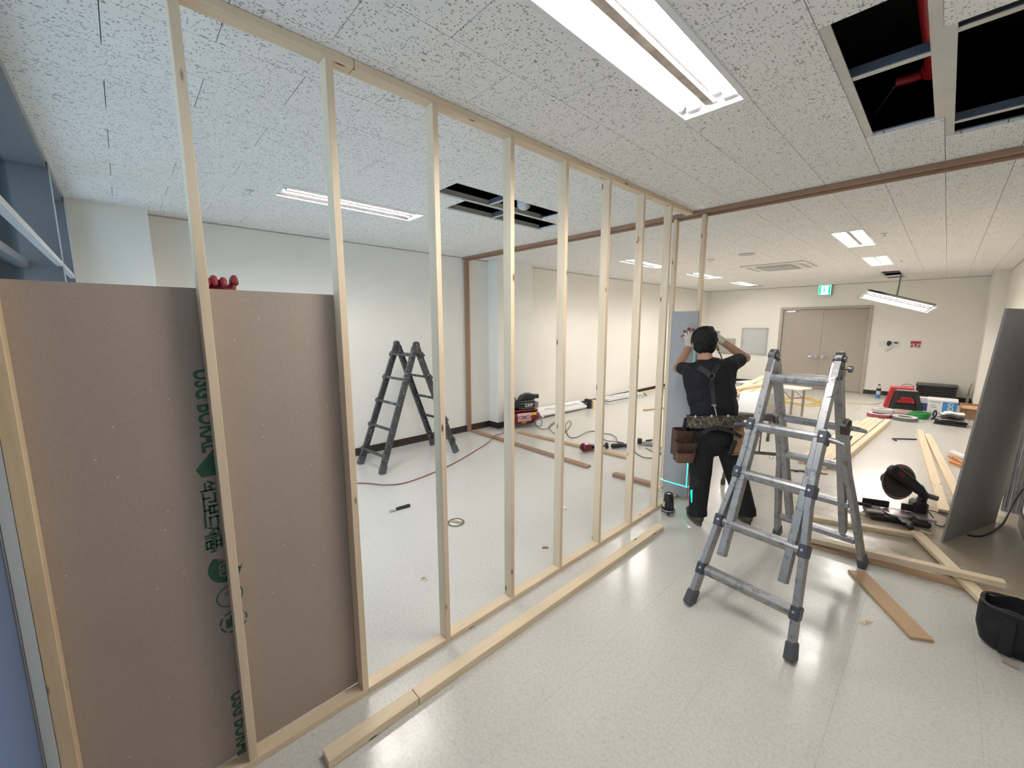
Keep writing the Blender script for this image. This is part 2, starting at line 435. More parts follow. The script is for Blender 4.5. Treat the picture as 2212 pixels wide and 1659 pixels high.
# ceiling
def xi(i): return -1.3143 + .3 * i
def yj(j):
    if j <= 8: return 1.247 + .3 * j
    if j <= 15: return 3.647 + (5.83 - 3.647) / 7 * (j - 8)
    return 5.83 + .3066 * (j - 15)
BLK = {1: [(-1, 3), (15, 19), (23, 27), (31, 34.4), (35.0, 36.4)], -8: [(-1, 3), (15, 19), (23, 27), (31, 35), (35.5, 36.6)],
       3: [(2, 6)], 4: [(3, 7)], -5: [(2, 6)], -6: [(3, 7)]}
ctiles = []
for r in range(-13, 7):
    par = 0 if r % 2 else 1
    js = [-5] + [j for j in range(-4, 40) if j % 2 == par] + [39.04]
    js = sorted(set(js + [e for b in BLK.get(r, []) for e in b]))
    xa, xb = max(xi(r), XL), min(xi(r + 1), XR)
    for a, b in zip(js, js[1:]):
        if b - a < .05 or any(p <= a + .01 and b <= q + .01 for p, q in BLK.get(r, [])): continue
        if any(p - .01 < a and b < q + .01 for p, q in BLK.get(r, [])): continue
        ctiles.append(((xa + xb) / 2, (yj(a) + yj(b)) / 2, xb - xa, yj(b) - yj(a)))
ctiles.sort(key=lambda c: c[0] ** 2 + c[1] ** 2 if (c[1] > .5 or c[0] < -1.0) else 500)
back = MB(); rest = MB()
for x, y, w, l in ctiles: back.mm((x - w / 2, y - l / 2, H + .0155), (x + w / 2, y + l / 2, H + .022))
ce = struct(back.build('ceiling', plain('tile_joint', (0.30, 0.30, 0.31), 0.9)))
ce['label'] = 'white perforated acoustic tile ceiling'
for n, (x, y, w, l) in enumerate(ctiles):
    if n < 300:
        ob = bpy.data.objects.new('ceiling_tile', tile_mesh(w, l, .015, CEILM, 'ceiling_tile', .0014)); COL.objects.link(ob)
        ob.parent = ce; ob.location = (x, y, H)
    else: rest.mm((x - w / 2 + .0013, y - l / 2 + .0013, H), (x + w / 2 - .0013, y + l / 2 - .0013, H + .015))
o = rest.build('distant_ceiling_tiles', CEILM, ce); o['kind'] = 'stuff'
MB().mm((XL - .2, YF - .3, 3.45), (XR + .2, YB + .2, 3.6)).build('slab', CARBON, ce)
m = MB()
m.mm((XL - .2, YF - .3, H + .0005), (XL - .001, YB + .2, 3.45)); m.mm((XR + .001, YF - .3, H + .0005), (XR + .2, YB + .2, 3.45))
m.mm((XL - .001, YF - .3, H + .0005), (XR + .001, YF - .03, 3.45)); m.mm((XL - .001, YB + .001, H + .0005), (XR + .001, YB + .2, 3.45))
m.build('void_side', CARBON, ce)
# runners and carriers in the opened bays
RUN = plain('grid_runner', (0.60, 0.59, 0.55), 0.5, 0.2, var=0.06)
CHN = plain('grid_channel', (0.20, 0.22, 0.27), 0.45, 0.5, var=0.08)
for r, a, b in ((3, 2, 6), (4, 3, 7), (-5, 2, 6), (-6, 3, 7), (1, 31, 34.4), (1, 35, 36.4), (-8, 35.5, 36.6)):
    x0_, x1_, y0_, y1_ = xi(r), xi(r + 1), yj(a), yj(b)
    big = r in (3, 4)
    for xx, s in ((x0_, 1), (x1_, -1)):
        MB().mm((xx, y0_ + .001, H + .004), (xx + s * (.034 if big else .02), y1_ - .001, H + .009)).mm((xx, y0_ + .001, H + .009), (xx + s * .006, y1_ - .001, H + .05)).build('grid_runner', RUN, ce)
    for t in ((.40,) if r == 3 else (.06, .86) if r == 4 else (.45,)):
        yy = y0_ + (y1_ - y0_) * t
        MB().mm((x0_ + .008, yy, H + .012), (x1_ - .008, yy + .008, H + .055)).build('grid_channel', CHN, ce)
        MB().mm((x0_ + .008, yy - .012, H + .010), (x1_ - .008, yy + .02, H + .0135)).build('channel_lip', RUN, ce)
# pipes and ducts in the void
pr = thing('sprinkler_pipe', (-.13, 2.6, 3.1), 'red sprinkler pipe with a drop elbow inside the open ceiling bay', 'pipe')
MB().tube(spline([(-.178, 1.4, 2.95), (-.178, 2.3, 2.95), (-.172, 2.85, 2.95), (-.18, 3.05, 2.95)], 6), .036, 12).build('pipe_run', REDP, pr, smooth=True)
MB().tube(spline([(-.19, 3.06, 2.95), (-.25, 3.09, 2.95), (-.32, 3.08, 2.95)], 5), .022, 10).cyl((-.178, 3.02, 2.95), (-.182, 3.07, 2.95), .045).build('elbow', REDP, pr, smooth=True)
rd = MB().cyl((-.318, 3.018, 2.90), (-.41, 3.28, 2.90), .005); tag(rd.build('hanger_rod', ALU, None, (-.35, 2.85, 3.0)), 'thin steel hanger rod slanting inside the open ceiling bay', 'rod')
dk = MB()
for k in range(26):
    yk = 1.95 + k * .052
    dk.lathe([(.055, -.026), (.068, -.013), (.068, .013), (.055, .026)], (-2.62 - .014 * k, yk, 2.93 + .03 * math.sin(k * .3)), (-.27, 1, 0), 12)
tag(dk.build('flexible_duct', plain('duct_foil', (0.28, 0.28, 0.29), 0.4, 0.7), None, (-2.8, 2.6, 2.93), True), 'ribbed flexible duct lying above the slot openings behind the studs', 'duct')
dk = MB()
for k in range(7):
    t = k / 6
    dk.lathe([(.05, -.014), (.062, 0), (.05, .014)], (-2.60 - .10 * t, 2.60 + .10 * t, 2.86 - .12 * t), (-.5, .45, -.6), 12)
tag(dk.build('duct_collar', WHITE, None, (-2.65, 2.65, 2.76), True), 'white ribbed duct end drooping into the slot opening behind the studs', 'duct')

# walls
wl = MB().mm((XL - .2, YF - .3, 0), (XL, YB + .2, H)).mm((XL, 4.33, 0), (-4.91, 5.12, H)).mm((XL, YF - .3, 0), (-4.93, .263, H))
struct(wl.build('wall_left', WALL))['label'] = 'long off-white wall with two shallow pilasters'
DX0, DX1, DZ = -3.13, -1.325, 2.10
wb = MB().mm((XL - .2, YB, 0), (DX0, YB + .2, H)).mm((DX1, YB, 0), (XR + .2, YB + .2, H)).mm((DX0, YB, DZ), (DX1, YB + .2, H)).mm((DX0, YB + .12, 0), (DX1, YB + .2, DZ))
struct(wb.build('wall_back', WALL))['label'] = 'cream end wall with the double door'
wr = MB().mm((XR, YF - .3, 0), (XR + .2, YB, H)).mm((.60, 3.95, 0), (XR, 5.38, H)).mm((.52, 12.14, 0), (XR, YB, H))
struct(wr.build('wall_right', WALL))['label'] = 'cream side wall with pilasters'
bs = MB().mm((XL, .263, 0), (XL + .012, 4.33, .10)).mm((XL, 4.318, 0), (-4.898, 4.33, .10)).mm((-4.91, 4.33, 0), (-4.898, 5.12, .10)).mm((XL, 5.12, 0), (XL + .012, YB, .10))
struct(bs.build('baseboard_left', BASEB))
bs = MB().mm((XL + .012, YB - .012, 0), (DX0 - .06, YB, .10)).mm((DX1 + .06, YB - .012, 0), (.52, YB, .10))
struct(bs.build('baseboard_back', BASEB))
bs = MB().mm((.588, 3.95, 0), (.60, 5.38, .12)).mm((.708, 5.38, 0), (XR, 12.14, .10)).mm((.508, 12.14, 0), (.52, 13.18, .10)).mm((.588, 3.938, 0), (XR, 3.95, .12)).mm((.708, -.2, 0), (XR, 3.93, .1))
struct(bs.build('baseboard_right', BASEB))
# thin shadow-gap moulding under the ceiling
tr = MB().mm((XL, .263, H - .012), (XL + .008, 4.33, H)).mm((XL, 5.12, H - .012), (XL + .008, YB, H)).mm((XL, YB - .008, H - .012), (.52, YB, H)).mm((XR - .008, 5.4, H - .012), (XR, 12.14, H))
struct(tr.build('trim_1', plain('ceiling_moulding', (0.45, 0.43, 0.39), 0.6)))

# window wall
wf = MB().mm((XL - .2, YF - .25, 0), (-4.87, YF, H)).mm((-4.87, YF - .25, 0), (XR + .2, YF - .06, .08)).mm((-4.87, YF - .25, H - .012), (XR + .2, YF, H)).mm((.62, YF - .25, .08), (XR + .2, YF, H - .012))
struct(wf.build('wall_front', FRAMEW))
BX = [-4.87, -3.92, -1.69, -.55, .62]
for k in range(4):
    a, b = BX[k], BX[k + 1]
    near = k >= 2
    gy = -.405
    w = bpy.data.objects.new('window_%d' % (k + 1), None); COL.objects.link(w); w.location = ((a + b) / 2, YF, .08); w['kind'] = 'structure'
    w['label'] = 'tall glazed bay of the window wall'
    f = MB().mm((a, YF - .23, .08), (a + .02, YF - .004, H - .014)).mm((b - .02, YF - .23, .08), (b, YF - .004, H - .014)).mm((a + .02, YF - .23, H - .05), (b - .02, YF - .012, H - .014)).mm((a + .02, YF - .23, .08), (b - .02, YF - .012, .13))
    f.mm((a + .02, gy - .02, 2.04), (b - .02, gy + .03, 2.085))
    if near: f = MB().mm((a + (.035 if k == 2 else 0), YF - .23, .08), (a + (.05 if k == 2 else .02), YF - .055, H - .014)).mm((b - .02, YF - .23, .08), (b, YF - .055, H - .014)).mm((a + .05, YF - .23, H - .05), (b - .02, YF - .055, H - .014)).mm((a + .05, YF - .23, .08), (b - .02, YF - .055, .13))
    f.build('window_frame', FRAMEM, w)
    MB().mm((a + .02, YF - (.03 if not near else .08), 2.060), (b - .02, YF - (.002 if not near else .055), 2.088)).build('transom', FRAMEW, w)
    for xx in (a + .021, b - .027):
        if not near: MB().mm((xx, YF - .004, .09), (xx + .006, YF, H - .02)).build('bead', FRAMEW, w)
    MB().mm((a + .02, gy - .003, 2.09), (b - .02, gy + .003, H - .05)).build('window_pane', GLASS, w)
    if near: MB().mm((a + .05, YF - .062, .131), (b - .02, YF - .058, 2.05)).build('filmed_pane', FILM, w, label='blue filmed lower pane')
    else: MB().mm((a + .02, gy - .003, .13), (b - .02, gy + .003, 2.05)).build('window_pane', GLASS, w)
MB_ = MB().mm((-1.712, YF - .055, 0), (-1.664, YF - .031, H - .014)); struct(MB_.build('trim_2', FRAMEW))['label'] = 'pale window jamb strip beside the end stud'

# double door
dr = bpy.data.objects.new('door_1', None); COL.objects.link(dr); dr.location = ((DX0 + DX1) / 2, YB, 0); dr['kind'] = 'structure'; dr['label'] = 'beige steel double door with lever handles'
MB().mm((DX0 - .06, YB - .025, 0), (DX0 + .01, YB + .1, DZ + .05)).mm((DX1 - .01, YB - .025, 0), (DX1 + .06, YB + .1, DZ + .05)).mm((DX0 + .01, YB - .025, DZ - .01), (DX1 - .01, YB + .1, DZ + .05)).build('door_frame', plain('door_frame_paint', (0.44, 0.40, 0.35), 0.5), dr, bevel=.004)
cxm = (DX0 + DX1) / 2
for s, (a, b) in ((-1, (DX0 + .012, cxm - .0012)), (1, (cxm + .0012, DX1 - .012))):
    lf = MB().mm((a, YB + .025, .008), (b, YB + .065, DZ - .012)).build('door_leaf', DOORM, dr, bevel=.003)
    hx = cxm + s * .075
    MB().cyl((hx, YB + .025, .86), (hx, YB - .02, .86), .036, n=18).cyl((hx, YB - .02, .86), (hx, YB - .045, .86), .02, n=12).tube([(hx, YB - .045, .86), (hx + s * .06, YB - .05, .862), (hx + s * .15, YB - .045, .855)], [.014, .012, .008], 8).build('lever_handle', STEEL, lf, smooth=True)
MB().mm((DX0 + .10, YB - .03, DZ - .085), (DX0 + .30, YB + .024, DZ - .035)).bar((DX0 + .13, YB - .035, DZ - .02), (DX0 + .42, YB - .035, DZ - .012), .02, .012).build('door_closer', ALU, dr, bevel=.004)

# ------------------------------------------------------------------ lamps
TUBEM = emit('lamp_tube', (1.0, 0.95, 0.89), TUBE_STRENGTH)
RIDGE = plain('lamp_ridge', (0.50, 0.44, 0.38), 0.35, 0.3, var=0.35, scale=9)
REFL = plain('lamp_reflector', (0.36, 0.36, 0.38), 0.16, 0.95, var=0.02)
def lamp(M, label, group=None, L=1.2, W=.29, loc=None):
    t = thing('ceiling_lamp', loc, label, 'lamp', group)
    hl = L / 2 - .004; hw = W / 2
    fr = MB().mm((-hw - .012, -hl - .012, -.006), (-hw + .012, hl + .012, 0)).mm((hw - .012, -hl - .012, -.006), (hw + .012, hl + .012, 0)).mm((-hw + .012, -hl - .012, -.006), (hw - .012, -hl + .012, 0)).mm((-hw + .012, hl - .012, -.006), (hw - .012, hl + .012, 0))
    fr.xform(M).build('lamp_frame', WHITE, t)
    prof = [(-hw + .01, 0), (-hw + .03, .055), (-.088, .072), (-.062, .072), (-.024, .02), (.024, .02), (.062, .072), (.088, .072), (hw - .03, .055), (hw - .01, 0)]
    hs = MB(); e = hl - .02
    hs.add([(x, -e, z) for x, z in prof] + [(x, e, z) for x, z in prof], [(i, i + 1, i + 11, i + 10) for i in range(9)])
    top = [(x, z + .012) for x, z in prof]
    hs.add([(x, -e, z) for x, z in top] + [(x, e, z) for x, z in top], [(i, i + 1, i + 11, i + 10) for i in range(9)])
    hs.xform(M).build('reflector', REFL, t)
    MB().mm((-.021, -e + .03, .006), (.021, e - .03, .0195)).xform(M).build('centre_ridge', RIDGE, t, bevel=.004)
    for s in (-1, 1):
        MB().prism([(-hw + .011, 0), (hw - .011, 0), (hw - .03, .085), (-hw + .03, .085)], (0, s * (hl - .003), 0), (1, 0, 0), (0, 0, 1), (0, -s * .014, 0)).xform(M).build('end_plate', WHITE, t)
        for c in (-.082, .082):
            MB().mm((c - .03, s * e, .012), (c + .03, s * (e - .032), .05)).xform(M).build('lamp_holder', WHITEP, t, bevel=.004)
    for c in (-.082, .082):
        tb = MB()
        for d in (-.0135, .0135): tb.cyl((c + d, -e + .033, .030), (c + d, e - .033, .030), .0098, n=10)
        tb.cyl((c - .0135, e - .07, .030), (c + .0135, e - .07, .030), .006, n=8)
        tb.xform(M).build('lamp_tube', TUBEM, t, smooth=True)
    return t
def ceil_lamp(r, a, b, label, group=None):
    cx_, cy_ = (xi(r) + xi(r + 1)) / 2, (yj(a) + yj(b)) / 2
    return lamp(Matrix.Translation((cx_, cy_, H)), label, group, yj(b) - yj(a) - .012, .286, (cx_, cy_, H))
ceil_lamp(1, -1, 3, 'long twin-tube recessed lamp with stained ridge above the aisle beside the studs')
ceil_lamp(-8, -1, 3, 'twin-tube recessed lamp seen between the partition studs near the slot openings')
G = 'recessed lamps in the far ceiling'
ceil_lamp(-8, 15, 19, 'twin-tube recessed lamp over the long wall behind the last studs, first past the brown header')
ceil_lamp(-8, 23, 27, 'twin-tube recessed lamp over the long wall, second past the brown header')
ceil_lamp(-8, 31, 35, 'twin-tube recessed lamp over the long wall, last one before the end wall')
ceil_lamp(1, 15, 19, 'wide recessed lamp right of the ceiling cassette, nearer the brown header')
ceil_lamp(1, 23, 27, 'wide recessed lamp right of the ceiling cassette, beside the open hatch')
# lamp hanging from the hatch: long axis swung and tipped
ax = Vector((.92, .42, -.30)).normalized(); sd = Vector((.14, -.2, .11)); sd = (sd - ax * sd.dot(ax)).normalized(); nz = sd.cross(ax).normalized()
if nz.z < 0: nz = -nz; ax = -ax
cc = Vector((-1.31, 11.3, 2.25)) + Vector((.92, .42, -.30)).normalized() * .57 + sd * .135
MH = Matrix(((sd.x, ax.x, nz.x, cc.x), (sd.y, ax.y, nz.y, cc.y), (sd.z, ax.z, nz.z, cc.z), (0, 0, 0, 1)))
hl = lamp(MH, 'twin-tube lamp dangling tilted from the open ceiling hatch by its conduit', None, 1.18, .27, tuple(cc))
MB().tube(spline([(cc.x - .02, cc.y, cc.z + .06), (cc.x, cc.y, cc.z + .35), (cc.x + .02, cc.y - .02, 2.95)], 6), .013, 8).build('conduit', plain('conduit_grey', (0.22, 0.21, 0.2), 0.5, 0.4), hl, smooth=True)
# ------------------------------------------------------------------ timber partition beside the aisle
SX0, SX1, PT = -1.728, -1.665, 0.03          # plate back / front face, plate thickness
sc_ = (SX0 + SX1) / 2; sw = SX1 - SX0
pf = thing('partition_frame', (sc_, 1.7, 0), 'tall bare pine stud partition running from the window wall to the brown header', 'stud wall')
lumber('bottom_plate', (sc_, .66 - .9, PT / 2), (sc_, 3.81, PT / 2), sw, PT, (0, 0, 1), PINE, pf)
lumber('top_plate', (sc_, -.225, H - PT / 2 - .001), (sc_, .745, H - PT / 2 - .001), sw, PT, (0, 0, 1), PINE, pf)
lumber('top_plate', (sc_, .747, H - PT / 2 - .001), (sc_, 3.805, H - PT / 2 - .001), sw, PT, (0, 0, 1), PINE, pf)
SY = [.204, .650, 1.107, 1.583, 2.040, 2.500, 2.960, 3.405]
for y in SY:
    lumber('stud', (sc_, y, PT + .0005), (sc_, y, H - PT - .0015), sw - .001, .028, (0, 1, 0), PINE, pf)
lumber('stud', (sc_, -.243, PT + .0005), (sc_, -.243, H - PT - .0015), sw - .001, .034, (0, 1, 0), wood('pine_warm', (0.74, 0.57, 0.36), (0.62, 0.44, 0.25)), pf, label='end stud against the window jamb')
# joint ticks of nails in the plate
nl = MB()
for y in (.655, 1.115, 1.59): nl.cyl((SX1 - .001, y + .008, .018), (SX1 + .0008, y + .008, .018), .0025, n=8)
nl.build('nail_heads', STEELD, pf)
MB().tube([(-1.70, 2.940, 2.355), (-1.692, 2.932, 2.355), (-1.692, 2.930, 2.325), (-1.702, 2.932, 2.312), (-1.708, 2.934, 2.322)], .004, 8).build('brass_hook', plain('hook_amber', (.42, .24, .05), .4, .5), pf, smooth=True)

# brown header frame and its short cross partition
hf = thing('header_frame', (-2.3, 3.84, 0), 'brown fibreboard header spanning the ceiling with a post on the wall and two studs', 'door frame')
lumber('header', (XL + .002, 3.86, H - .016), (XR - .004, 3.86, H - .016), .075, .030, (0, 0, 1), MDF, hf)
lumber('header_lip', (XL + .002, 3.893, H - .041), (XR - .004, 3.893, H - .041), .020, .018, (0, 0, 1), MDF, hf)
lumber('post', (XL + .026, 3.885, .002), (XL + .026, 3.885, H - .053), .075, .026, (1, 0, 0), MDF, hf)
for x in (-1.843, -1.582):
    lumber('stud', (x, 3.87, PT + .001), (x, 3.87, H - .034), .055, .032, (1, 0, 0), PINE, hf)
lumber('sole_plate', (-1.93, 3.87, PT / 2), (-1.565, 3.87, PT / 2), .06, PT - .001, (0, 0, 1), PINE, hf)
# grey board fixed to the cross partition
gb = thing('grey_board_strip', (-1.69, 3.828, .02), 'narrow grey plasterboard strip the worker is nailing to the studs', 'board')
MB().mm((-1.815, 3.8235, .02), (-1.57, 3.8375, 1.815)).build('board_face', GREY_BOARD, gb, bevel=.001)

# ------------------------------------------------------------------ brown gypsum board held behind the studs
bd = thing('gypsum_board', (-1.735, .21, .032), 'large brown-backed gypsum board with green print held behind the first studs', 'gypsum board')
MB().mm((SX0 - .0112, -.233, .032), (SX0 - .0012, .664, 1.812)).build('board_sheet', GYPBACK, bd)
FX = SX0 - .0010
def T2(body, size, y, z, nm, **k): textmesh(body, size, (FX, y, z), (0, 0, -1), (0, 1, 0), .0003, nm, INK, bd, **k)
# lettering reads downwards with its feet towards the window side
T2('USG BORAL', .078, .160, 1.543, 'printed_brand', bold=.0022, sx=.70)
T2('USG BORAL', .078, .163, .300, 'printed_brand', bold=.0022, sx=.70)
def strokes(segs, nm, y0, z0, s, wd):
    m = MB()
    for x0_, y0_, x1_, y1_ in segs:
        a = Vector((FX + .0003, y0 + y0_ * s, z0 - x0_ * s)); b = Vector((FX + .0003, y0 + y1_ * s, z0 - x1_ * s))
        d = (b - a).normalized() * wd * .4
        m.bar(a - d, b + d, wd, .0006, (1, 0, 0))
    m.build(nm, INK, bd)
def sh(segs, dx): return [(a + dx, b, c + dx, d) for a, b, c, d in segs]
SEOK = [(.28, .95, .05, .55), (.28, .8, .5, .55), (.8, 1.0, .8, .45), (.55, .72, .8, .72), (.15, .32, .8, .32), (.8, .32, .8, 0)]
GO = [(.1, .92, .85, .92), (.85, .92, .8, .5), (.45, .5, .45, .15), (0, .12, .95, .12)]
BO = [(.18, 1.0, .18, .48), (.78, 1.0, .78, .48), (.18, .76, .78, .76), (.18, .48, .78, .48), (.48, .48, .48, .14), (0, .12, .95, .12)]
DEU = [(.12, .95, .85, .95), (.15, .95, .15, .42), (.15, .42, .88, .42), (0, .08, .95, .08)]
JE = [(.02, .9, .5, .9), (.26, .9, .02, .3), (.28, .6, .5, .32), (.5, .6, .68, .6), (.68, 1.0, .68, .0), (.9, 1.0, .9, 0)]
PUM = [(.08, 1.0, .9, 1.0), (.3, 1.0, .3, .68), (.68, 1.0, .68, .68), (.05, .66, .93, .66), (0, .46, .98, .46), (.48, .46, .48, .3), (.18, .28, .8, .28), (.18, .28, .18, 0), (.8, .28, .8, 0), (.18, 0, .8, 0)]
ks = .042; allk = []
for n, g in enumerate((SEOK, GO, BO, DEU, JE, PUM)): allk += sh(g, n * 1.02)
strokes(allk, 'printed_hangul', .142, 1.148, ks, .0068)
# arrow-leaf mark above the hangul
MB().prism([(1.245, .178), (1.195, .135), (1.165, .150), (1.165, .215), (1.21, .22), (1.222, .19), (1.262, .21), (1.268, .195)], (FX, 0, 0), (0, 0, 1), (0, 1, 0), (.0005, 0, 0)).build('printed_arrow', INK, bd)
# leaf badge with letters
lp = [(.835, .205)] + [(.812 + .058 * math.cos(t), .188 + .052 * math.sin(t)) for t in [math.pi * .28 - math.pi * 1.25 * k / 12 - math.pi * .5 for k in range(13)]] + [(.735, .195), (.76, .225)]
MB().prism(lp, (FX, 0, 0), (0, 0, 1), (0, 1, 0), (.0004, 0, 0)).mm((FX, .150, .890), (FX + .0004, .168, .882)).build('printed_leaf', INK, bd)
textmesh('FGD', .050, (FX + .0008, .168, .85), (0, 0, -1), (0, 1, 0), .0003, 'printed_letters', GYPBACK, bd, sx=.75)
def ringpr(yc, zc, r, wd, nm, gap=1):
    m = MB(); n = 28
    for i in range(n):
        if gap > 1 and i % gap == 0: continue
        a0, a1 = 2 * math.pi * i / n, 2 * math.pi * (i + 1) / n
        m.prism([(zc + (r - wd) * math.cos(a0), yc + (r - wd) * math.sin(a0)), (zc + r * math.cos(a0), yc + r * math.sin(a0)), (zc + r * math.cos(a1), yc + r * math.sin(a1)), (zc + (r - wd) * math.cos(a1), yc + (r - wd) * math.sin(a1))], (FX, 0, 0), (0, 0, 1), (0, 1, 0), (.0004, 0, 0))
    return m
ringpr(.192, .695, .042, .0045, 'r').build('printed_ring', INK, bd)
strokes([(0, 0, .8, 0), (.1, .5, .7, .5), (.2, -.5, .6, -.5), (.3, .8, .6, .8)], 'printed_seal_text', .190, .715, .02, .004)
ringpr(.196, .590, .044, .006, 'r', 4).mm((FX, .172, .605), (FX + .0004, .222, .571)).mm((FX, .186, .618), (FX + .0004, .208, .605)).build('printed_wreath', INK, bd)

# loose pine batten beside the bottom plate (two pieces end to end)
o = lumber('pine_batten', (-1.487, .408, .020), (-1.485, .799, .020), .066, .038, (0, 0, 1), PINE2); tag(o, 'short pine batten butted against a longer one before the bottom plate', 'batten')
o = lumber('pine_batten', (-1.485, .802, .020), (-1.476, 3.10, .020), .066, .038, (0, 0, 1), PINE2); tag(o, 'long pine batten lying along the bottom plate of the stud partition', 'batten')

# ------------------------------------------------------------------ ladders
LAD1 = worn_metal('ladder_aluminium', (0.40, 0.40, 0.405), (0.20, 0.20, 0.21), 0.55, 0.7, 0.40, 26)
LAD2 = worn_metal('ladder_painted', (0.095, 0.097, 0.102), (0.36, 0.35, 0.32), 0.575, 0.5, 0.5, 30)
CLMP = plain('clamp_plastic', (0.06, 0.065, 0.085), 0.45, var=0.25)
RUST = plain('rusty_bracket', (0.075, 0.045, 0.035), 0.7, var=0.4)
HNG = worn_metal('hinge_metal', (0.16, 0.16, 0.165), (0.34, 0.34, 0.34), 0.56, 0.8, 0.42, 40)
def ladder(c, th, hz, sp, kind, label):
    c = Vector(c); U = Vector((math.cos(th), math.sin(th), 0)); Vv = Vector((-math.sin(th), math.cos(th), 0))
    t = thing('folding_ladder', c, label, 'ladder')
    mt = LAD1 if kind == 1 else LAD2
    def P(u, z, sg, off=0.0):                     # point on one leg frame
        d = Vv * sg * sp * (1 - z / hz); nrm = (Vv * sg * hz + Vector((0, 0, sp))).normalized()
        return c + U * u + d + Vector((0, 0, z)) + nrm * off
    for sg in (-1, 1):
        nrm = (Vv * sg * hz + Vector((0, 0, sp))).normalized()
        up = nrm
        if kind == 1:
            for s in (-1, 1):
                # inner rail
                MB().bar(P(s * .163, .315 if sg < 0 else .26, sg), P(s * .163, hz - .035, sg), .040, .058, up).build('inner_rail', mt, t, bevel=.003)
                # outer rail: straight, then flared
                pts = [(.185, 1.10), (.187, .86), (.196, .70), (.222, .50), (.268, .02)]
                r = MB()
                for (a, za), (b, zb) in zip(pts, pts[1:]): r.bar(P(s * a, za + .004, sg, .004), P(s * b, zb - .004, sg, .004), .030, .074, up)
                r.build('outer_rail', mt, t, bevel=.003)
                MB().bar(P(s * .262, .085, sg, .004), P(s * .271, .004, sg, .004), .042, .084, up, .048, .090).build('rubber_foot', RUBBER, t, bevel=.006)
                for z, w in ((1.065, .188), (.785, .192), (.497, .223), (.213, .250)):
                    if sg > 0 and z < 1: continue
                    MB().bar(P(s * w, z + .030, sg, .006), P(s * w, z - .036, sg, .006), .044, .078, up).build('clamp', CLMP if sg < 0 else RUST if z > 1 else CLMP, t, bevel=.006)
                    MB().cyl(P(s * (w - .004), z, sg, .043), P(s * (w - .004), z, sg, .048), .007, n=10).build('rivet', ALU, t)
                # locking lever
                MB().tube([P(s * .205, 1.06, sg, .01), P(s * .245, 1.055, sg, .015), P(s * .285, 1.045, sg, .02)], [.016, .015, .010], 10).build('lock_lever', CLMP if s < 0 else LAD1, t, smooth=True)
                # rung stubs end here
            for z, w in ((1.36, .152), (1.065, .17), (.785, .172), (.497, .20), (.213, .228)):
                m = MB()
                m.prism([(-.026, -.022), (.026, -.026), (.031, -.010), (.031, .010), (.020, .024), (-.020, .024), (-.031, .010), (-.031, -.010)], P(-w, z, sg), Vv * sg, (0, 0, 1), U * 2 * w)
                m.build('rung', mt, t, bevel=.0015)
        else:
            for s in (-1, 1):
                a = P(s * .215, hz - .03, sg); b = P(s * .255, .03, sg)
                m = MB().bar(a, b, .008, .075, up)
                for q in (-1, 1):
                    m.bar(a + nrm * .034 * q - U * s * .014, b + nrm * .034 * q - U * s * .014, .028, .008, up)
                m.build('rail', mt, t, bevel=.002)
                MB().bar(P(s * .248, .10, sg), P(s * .256, .004, sg), .036, .082, up, .040, .086).build('foot', RUBBER, t, bevel=.006)
            for z in (1.325, 1.045, .762, .475, .185):
                w = .225 + .04 * (1 - z / hz)
                m = MB().prism([(-.018, -.012), (.018, -.012), (.020, .004), (.010, .014), (-.010, .014), (-.020, .004)], P(-w - .045, z, sg, .012), Vv * sg, (0, 0, 1), U * (2 * w + .09))
                m.build('rung', mt, t, bevel=.002)
                for s in (-1, 1): MB().bar(P(s * (w + .002), z - .028, sg, .014), P(s * (w + .002), z + .028, sg, .014), .03, .05, up).build('rung_bracket', mt, t, bevel=.005)
    for s in (-1, 1):
        w = .170 if kind == 1 else .216
        h = MB().cyl(c + U * (s * w - .017) + Vector((0, 0, hz - .005)), c + U * (s * w + .017) + Vector((0, 0, hz - .005)), .041, n=20)
        for sg in (-1, 1):
            h.bar(P(s * w, hz - .02, sg), P(s * w, hz - .115, sg), .032, .060, Vv)
        h.cyl(c + U * (s * w - .03) + Vector((0, 0, hz - .005)), c + U * (s * w + .03) + Vector((0, 0, hz - .005)), .018, n=12)
        h.build('hinge', HNG if kind == 1 else LAD2, t, smooth=True)
        if kind == 1 and s > 0:
            MB().cyl(c + U * .18 + Vector((0, 0, hz - .06)), c + U * .215 + Vector((0, 0, hz - .06)), .007).cyl(c + U * .215 + Vector((0, 0, hz - .06)), c + U * .232 + Vector((0, 0, hz - .06)), .020, n=14).build('hinge_knob', STEELD, t, smooth=True)
    return t
ladder((-.572, 2.99, 0), math.radians(-6), 1.50, .668, 1, 'scuffed aluminium telescopic ladder standing open in the aisle behind the worker')
ladder((-4.56, 2.52, 0), math.radians(4), 1.46, .55, 2, 'dark paint-stained folding ladder standing open near the long wall')
# ------------------------------------------------------------------ people
SKIN = plain('skin', (0.43, 0.235, 0.155), 0.5, var=0.08, scale=20)
HAIR = plain('black_hair', (0.007, 0.0065, 0.0065), 0.62, var=0.4, scale=70, bmp=0.9, spec=0.3)
NAVY = plain('navy_shirt', (0.0045, 0.005, 0.0085), 0.85, var=0.25, scale=10)
TROUS = plain('black_trousers', (0.0045, 0.005, 0.007), 0.8, var=0.25, scale=10)
GLOVEW = plain('knit_glove', (0.60, 0.57, 0.51), 0.9, var=0.08, scale=80)
GLOVER = plain('red_latex', (0.26, 0.022, 0.036), 0.55, var=0.2, scale=30)
SHOE = plain('shoe_suede', (0.085, 0.068, 0.052), 0.85, var=0.25, scale=18)
SOLE = plain('shoe_sole', (0.13, 0.115, 0.10), 0.8, var=0.15)
WEB = plain('webbing', (0.022, 0.023, 0.026), 0.7, var=0.2, scale=60)
